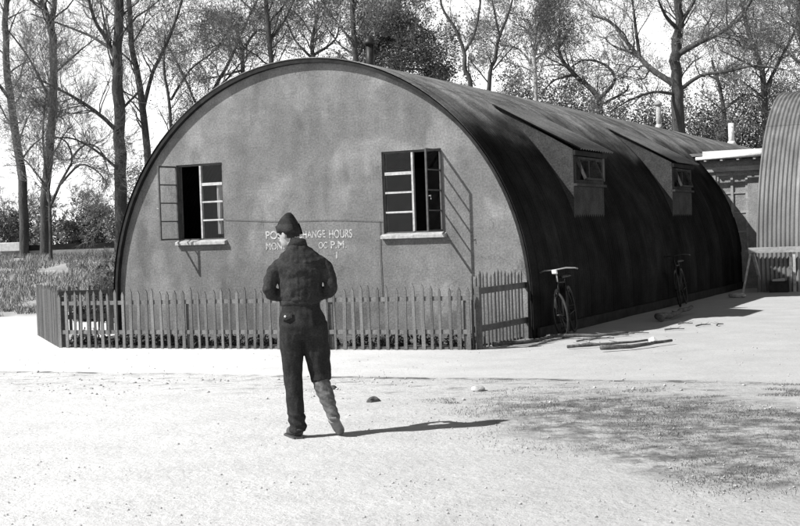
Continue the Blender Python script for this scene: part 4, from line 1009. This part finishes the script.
# underwood behind the roofs: each bush its own crown and stems
def bush(px, Y, ptop, wpx, label, m='leaf_dark', N=5000, pbot=None, seed=0, size=.07):
    t = Tree(100+seed); b = onG(px, Y); top = W(px, ptop, Y).z; wd = wpx/2/F_PX*Y; H = top-b.z
    for k in range(6):
        a = k*1.05; e = b + Vector((math.cos(a)*wd*.6, math.sin(a)*wd*.4, H*(.55+.3*t.r.random())))
        t.limb([b, b.lerp(e, .5)+Vector((0,0,H*.08)), e], .05, .015, 3, 1.0, 3, dense=.5)
    M_ = int(N*2.6); d = rng.normal(size=(M_, 3)); d /= np.linalg.norm(d, axis=1)[:, None]; rr = rng.random(M_)**.42
    lump = np.array([1 + .35*noise.noise(Vector((q[0]*2+seed, q[1]*2, q[2]*2))) for q in d])
    Q = np.array([b.x, b.y, b.z+H*.48]) + d*(rr*lump)[:, None]*np.array([wd, wd*.8, H*.52])
    keep = np.array([noise.noise(Vector((q[0]*1.5, q[1]*1.5, q[2]*1.5+seed)))+.35*noise.noise(Vector(q*5)) > -.26 for q in Q])
    ex = [Q[keep]]
    P = np.concatenate(ex); P = P[P[:, 2] > b.z]
    return t.build('bush', label, 'bush', b, 'bark', m, 600, size, .2, 'underwood bushes behind the hut roof', extra=P)
bs = [(455,80,60,'just left of the two slender trees'),(518,62,58,'between the slender trees and the pale trunked tree'),(560,66,64,'just right of the pale trunked tree'),(600,86,66,'under the gnarled tree'),(642,84,70,'just left of the oak trunk'),(692,84,78,'at the foot of the oak'),(738,74,76,'between the oak and the pale hut'),(782,66,70,'behind the pale hut left end')]
for i, (px, pt_, wpx, wh) in enumerate(bs): bush(px, 54+(i*37 % 9)*.6, pt_, wpx*1.25, 'dark rounded bush %s' % wh, 'leaf', 15000, seed=i, size=.045)
bs = [(165,150,70,'at the lower left roof slope beside the thick trunk'),(205,95,70,'halfway up the left roof slope'),(255,72,60,'near the upper left of the arch'),(310,62,60,'directly behind the arch top')]
for i, (px, pt_, wpx, wh) in enumerate(bs): bush(px, 55+i, pt_, wpx*1.2, 'loose bush %s' % wh, 'leaf' if i % 2 else 'leaf_pale', 9000, seed=20+i, size=.04)
# hedge along the left bank: separate shrubs
hs = [(-22,206),(2,214),(27,207),(52,216),(77,210),(101,205),(128,206)]
where = ['beyond the left picture edge','at the left picture edge','between the two leftmost trunks','behind the small many-stemmed tree','left of the thick trunk by a gap','behind the thick trunk','against the hut roof edge']
for i, ((px, pt_), wh) in enumerate(zip(hs, where)):
    if i == 0: continue
    t = Tree(200+i); Y = 46.5+(i % 3)*.5; b = onG(px, Y); H = W(px, pt_, Y).z-b.z; ex = []
    for k in range(20):
        ex.append(leafcloud((b.x+t.r.uniform(-.6,.6), b.y+t.r.uniform(-.6,.6), b.z+H*t.r.uniform(.02,.86)), t.r.uniform(.25,.42), 300, .05, (1,1,1), .1))
    for k in range(5): t.limb([b, b+Vector((t.r.uniform(-.3,.3),t.r.uniform(-.2,.2),H*.6)), b+Vector((t.r.uniform(-.6,.6),t.r.uniform(-.3,.3),H*1.0))], .03, .01, 3, .5, 4)
    P = np.concatenate(ex); P = P[P[:, 2] > gz(b.x, b.y)-.2]
    t.build('hedge_shrub', 'dark hedge shrub %s' % wh, 'shrub', b, 'bark', 'leaf_pale', 200, .04, .1, 'hedge shrubs on the left bank', extra=P)
# dark bush at the hut's left foot
for (px, Y, ht, wd, lab) in ((106, 26.5, .9, .24, 'dark bush growing against the left foot of the hut'), (84, 27.3, .40, .22, 'low ragged bush behind the rear fence run')):
    t = Tree(int(px)); x = W(px, 250, Y).x; b = Vector((x, Y, 0)); ex = []
    for k in range(10): ex.append(leafcloud((b.x+t.r.uniform(-wd,wd), b.y+t.r.uniform(-.3,.3), ht*t.r.uniform(.15,.8)), .2, 160, .04, (1,1,1), .1))
    for k in range(5): t.limb([b, b+Vector((t.r.uniform(-.2,.2),0,ht*.6)), b+Vector((t.r.uniform(-wd,wd),0,ht))], .015, .005, 3, .3, 3)
    P = np.concatenate(ex); P = P[P[:, 2] > 0.01]
    t.build('bush', lab, 'bush', b, 'bark', 'leaf_dark', 60, .04, .05, extra=P)
# low wall and beam on top of the bank
zb = gz(-14, 43.5)
kw = empty('low_wall', (-19, 44.2, zb), 0, label='long low pale kerb wall on top of the left bank', cat='wall')
mb = MB(); mb.box(0, 14.6, -.12, .12, -.2, .20); mb.build('kerb', 'wood_grey', kw)
sl_ = empty('timber_beam', (-19, 44.2, zb+.2), 0, label='dark timber beam lying along the low pale wall', cat='beam')
mb = MB(); mb.box(.0, 4.9, -.09, .09, 0, .16); mb.box(6.3, 11.6, -.09, .09, 0, .19); mb.add([(11.6,-.09,0),(12.3,-.09,0),(12.3,.09,0),(11.6,.09,0),(11.6,-.09,.19),(11.6,.09,.19)], [(0,1,4),(3,5,2),(1,2,5,4),(0,3,2,1)]); mb.build('beam', 'edge', sl_)
bl = empty('stone_block', (-13.2, 44.15, zb+.2), 0, label='pale square block set on the low wall beside the dark beam', cat='block')
mb = MB(); mb.box(-.35, .35, -.12, .1, 0, .30); mb.build('block', 'white_paint', bl, bevel=.02)
# skyline woodland far behind everything, one mass
far = []
rr = random.Random(5)
for k in range(260):
    x = rr.uniform(-70, 90); y = 130 + rr.uniform(0, 30); s = rr.uniform(1.5, 3.0)
    far.append(leafcloud((x, y, gz(x, y)+rr.uniform(.2, 2.6)), s, 60, .3, (1,1,.8), .2))
P = np.concatenate(far); P = P[P[:, 2] > 1]
o = fastmesh('far_woodland', leafquads(P, .30), np.arange(len(P)*4).reshape(-1, 4), 'leaf_pale'); tag(o, 'distant low belt of woodland beyond the camp', 'woodland', kind='stuff')
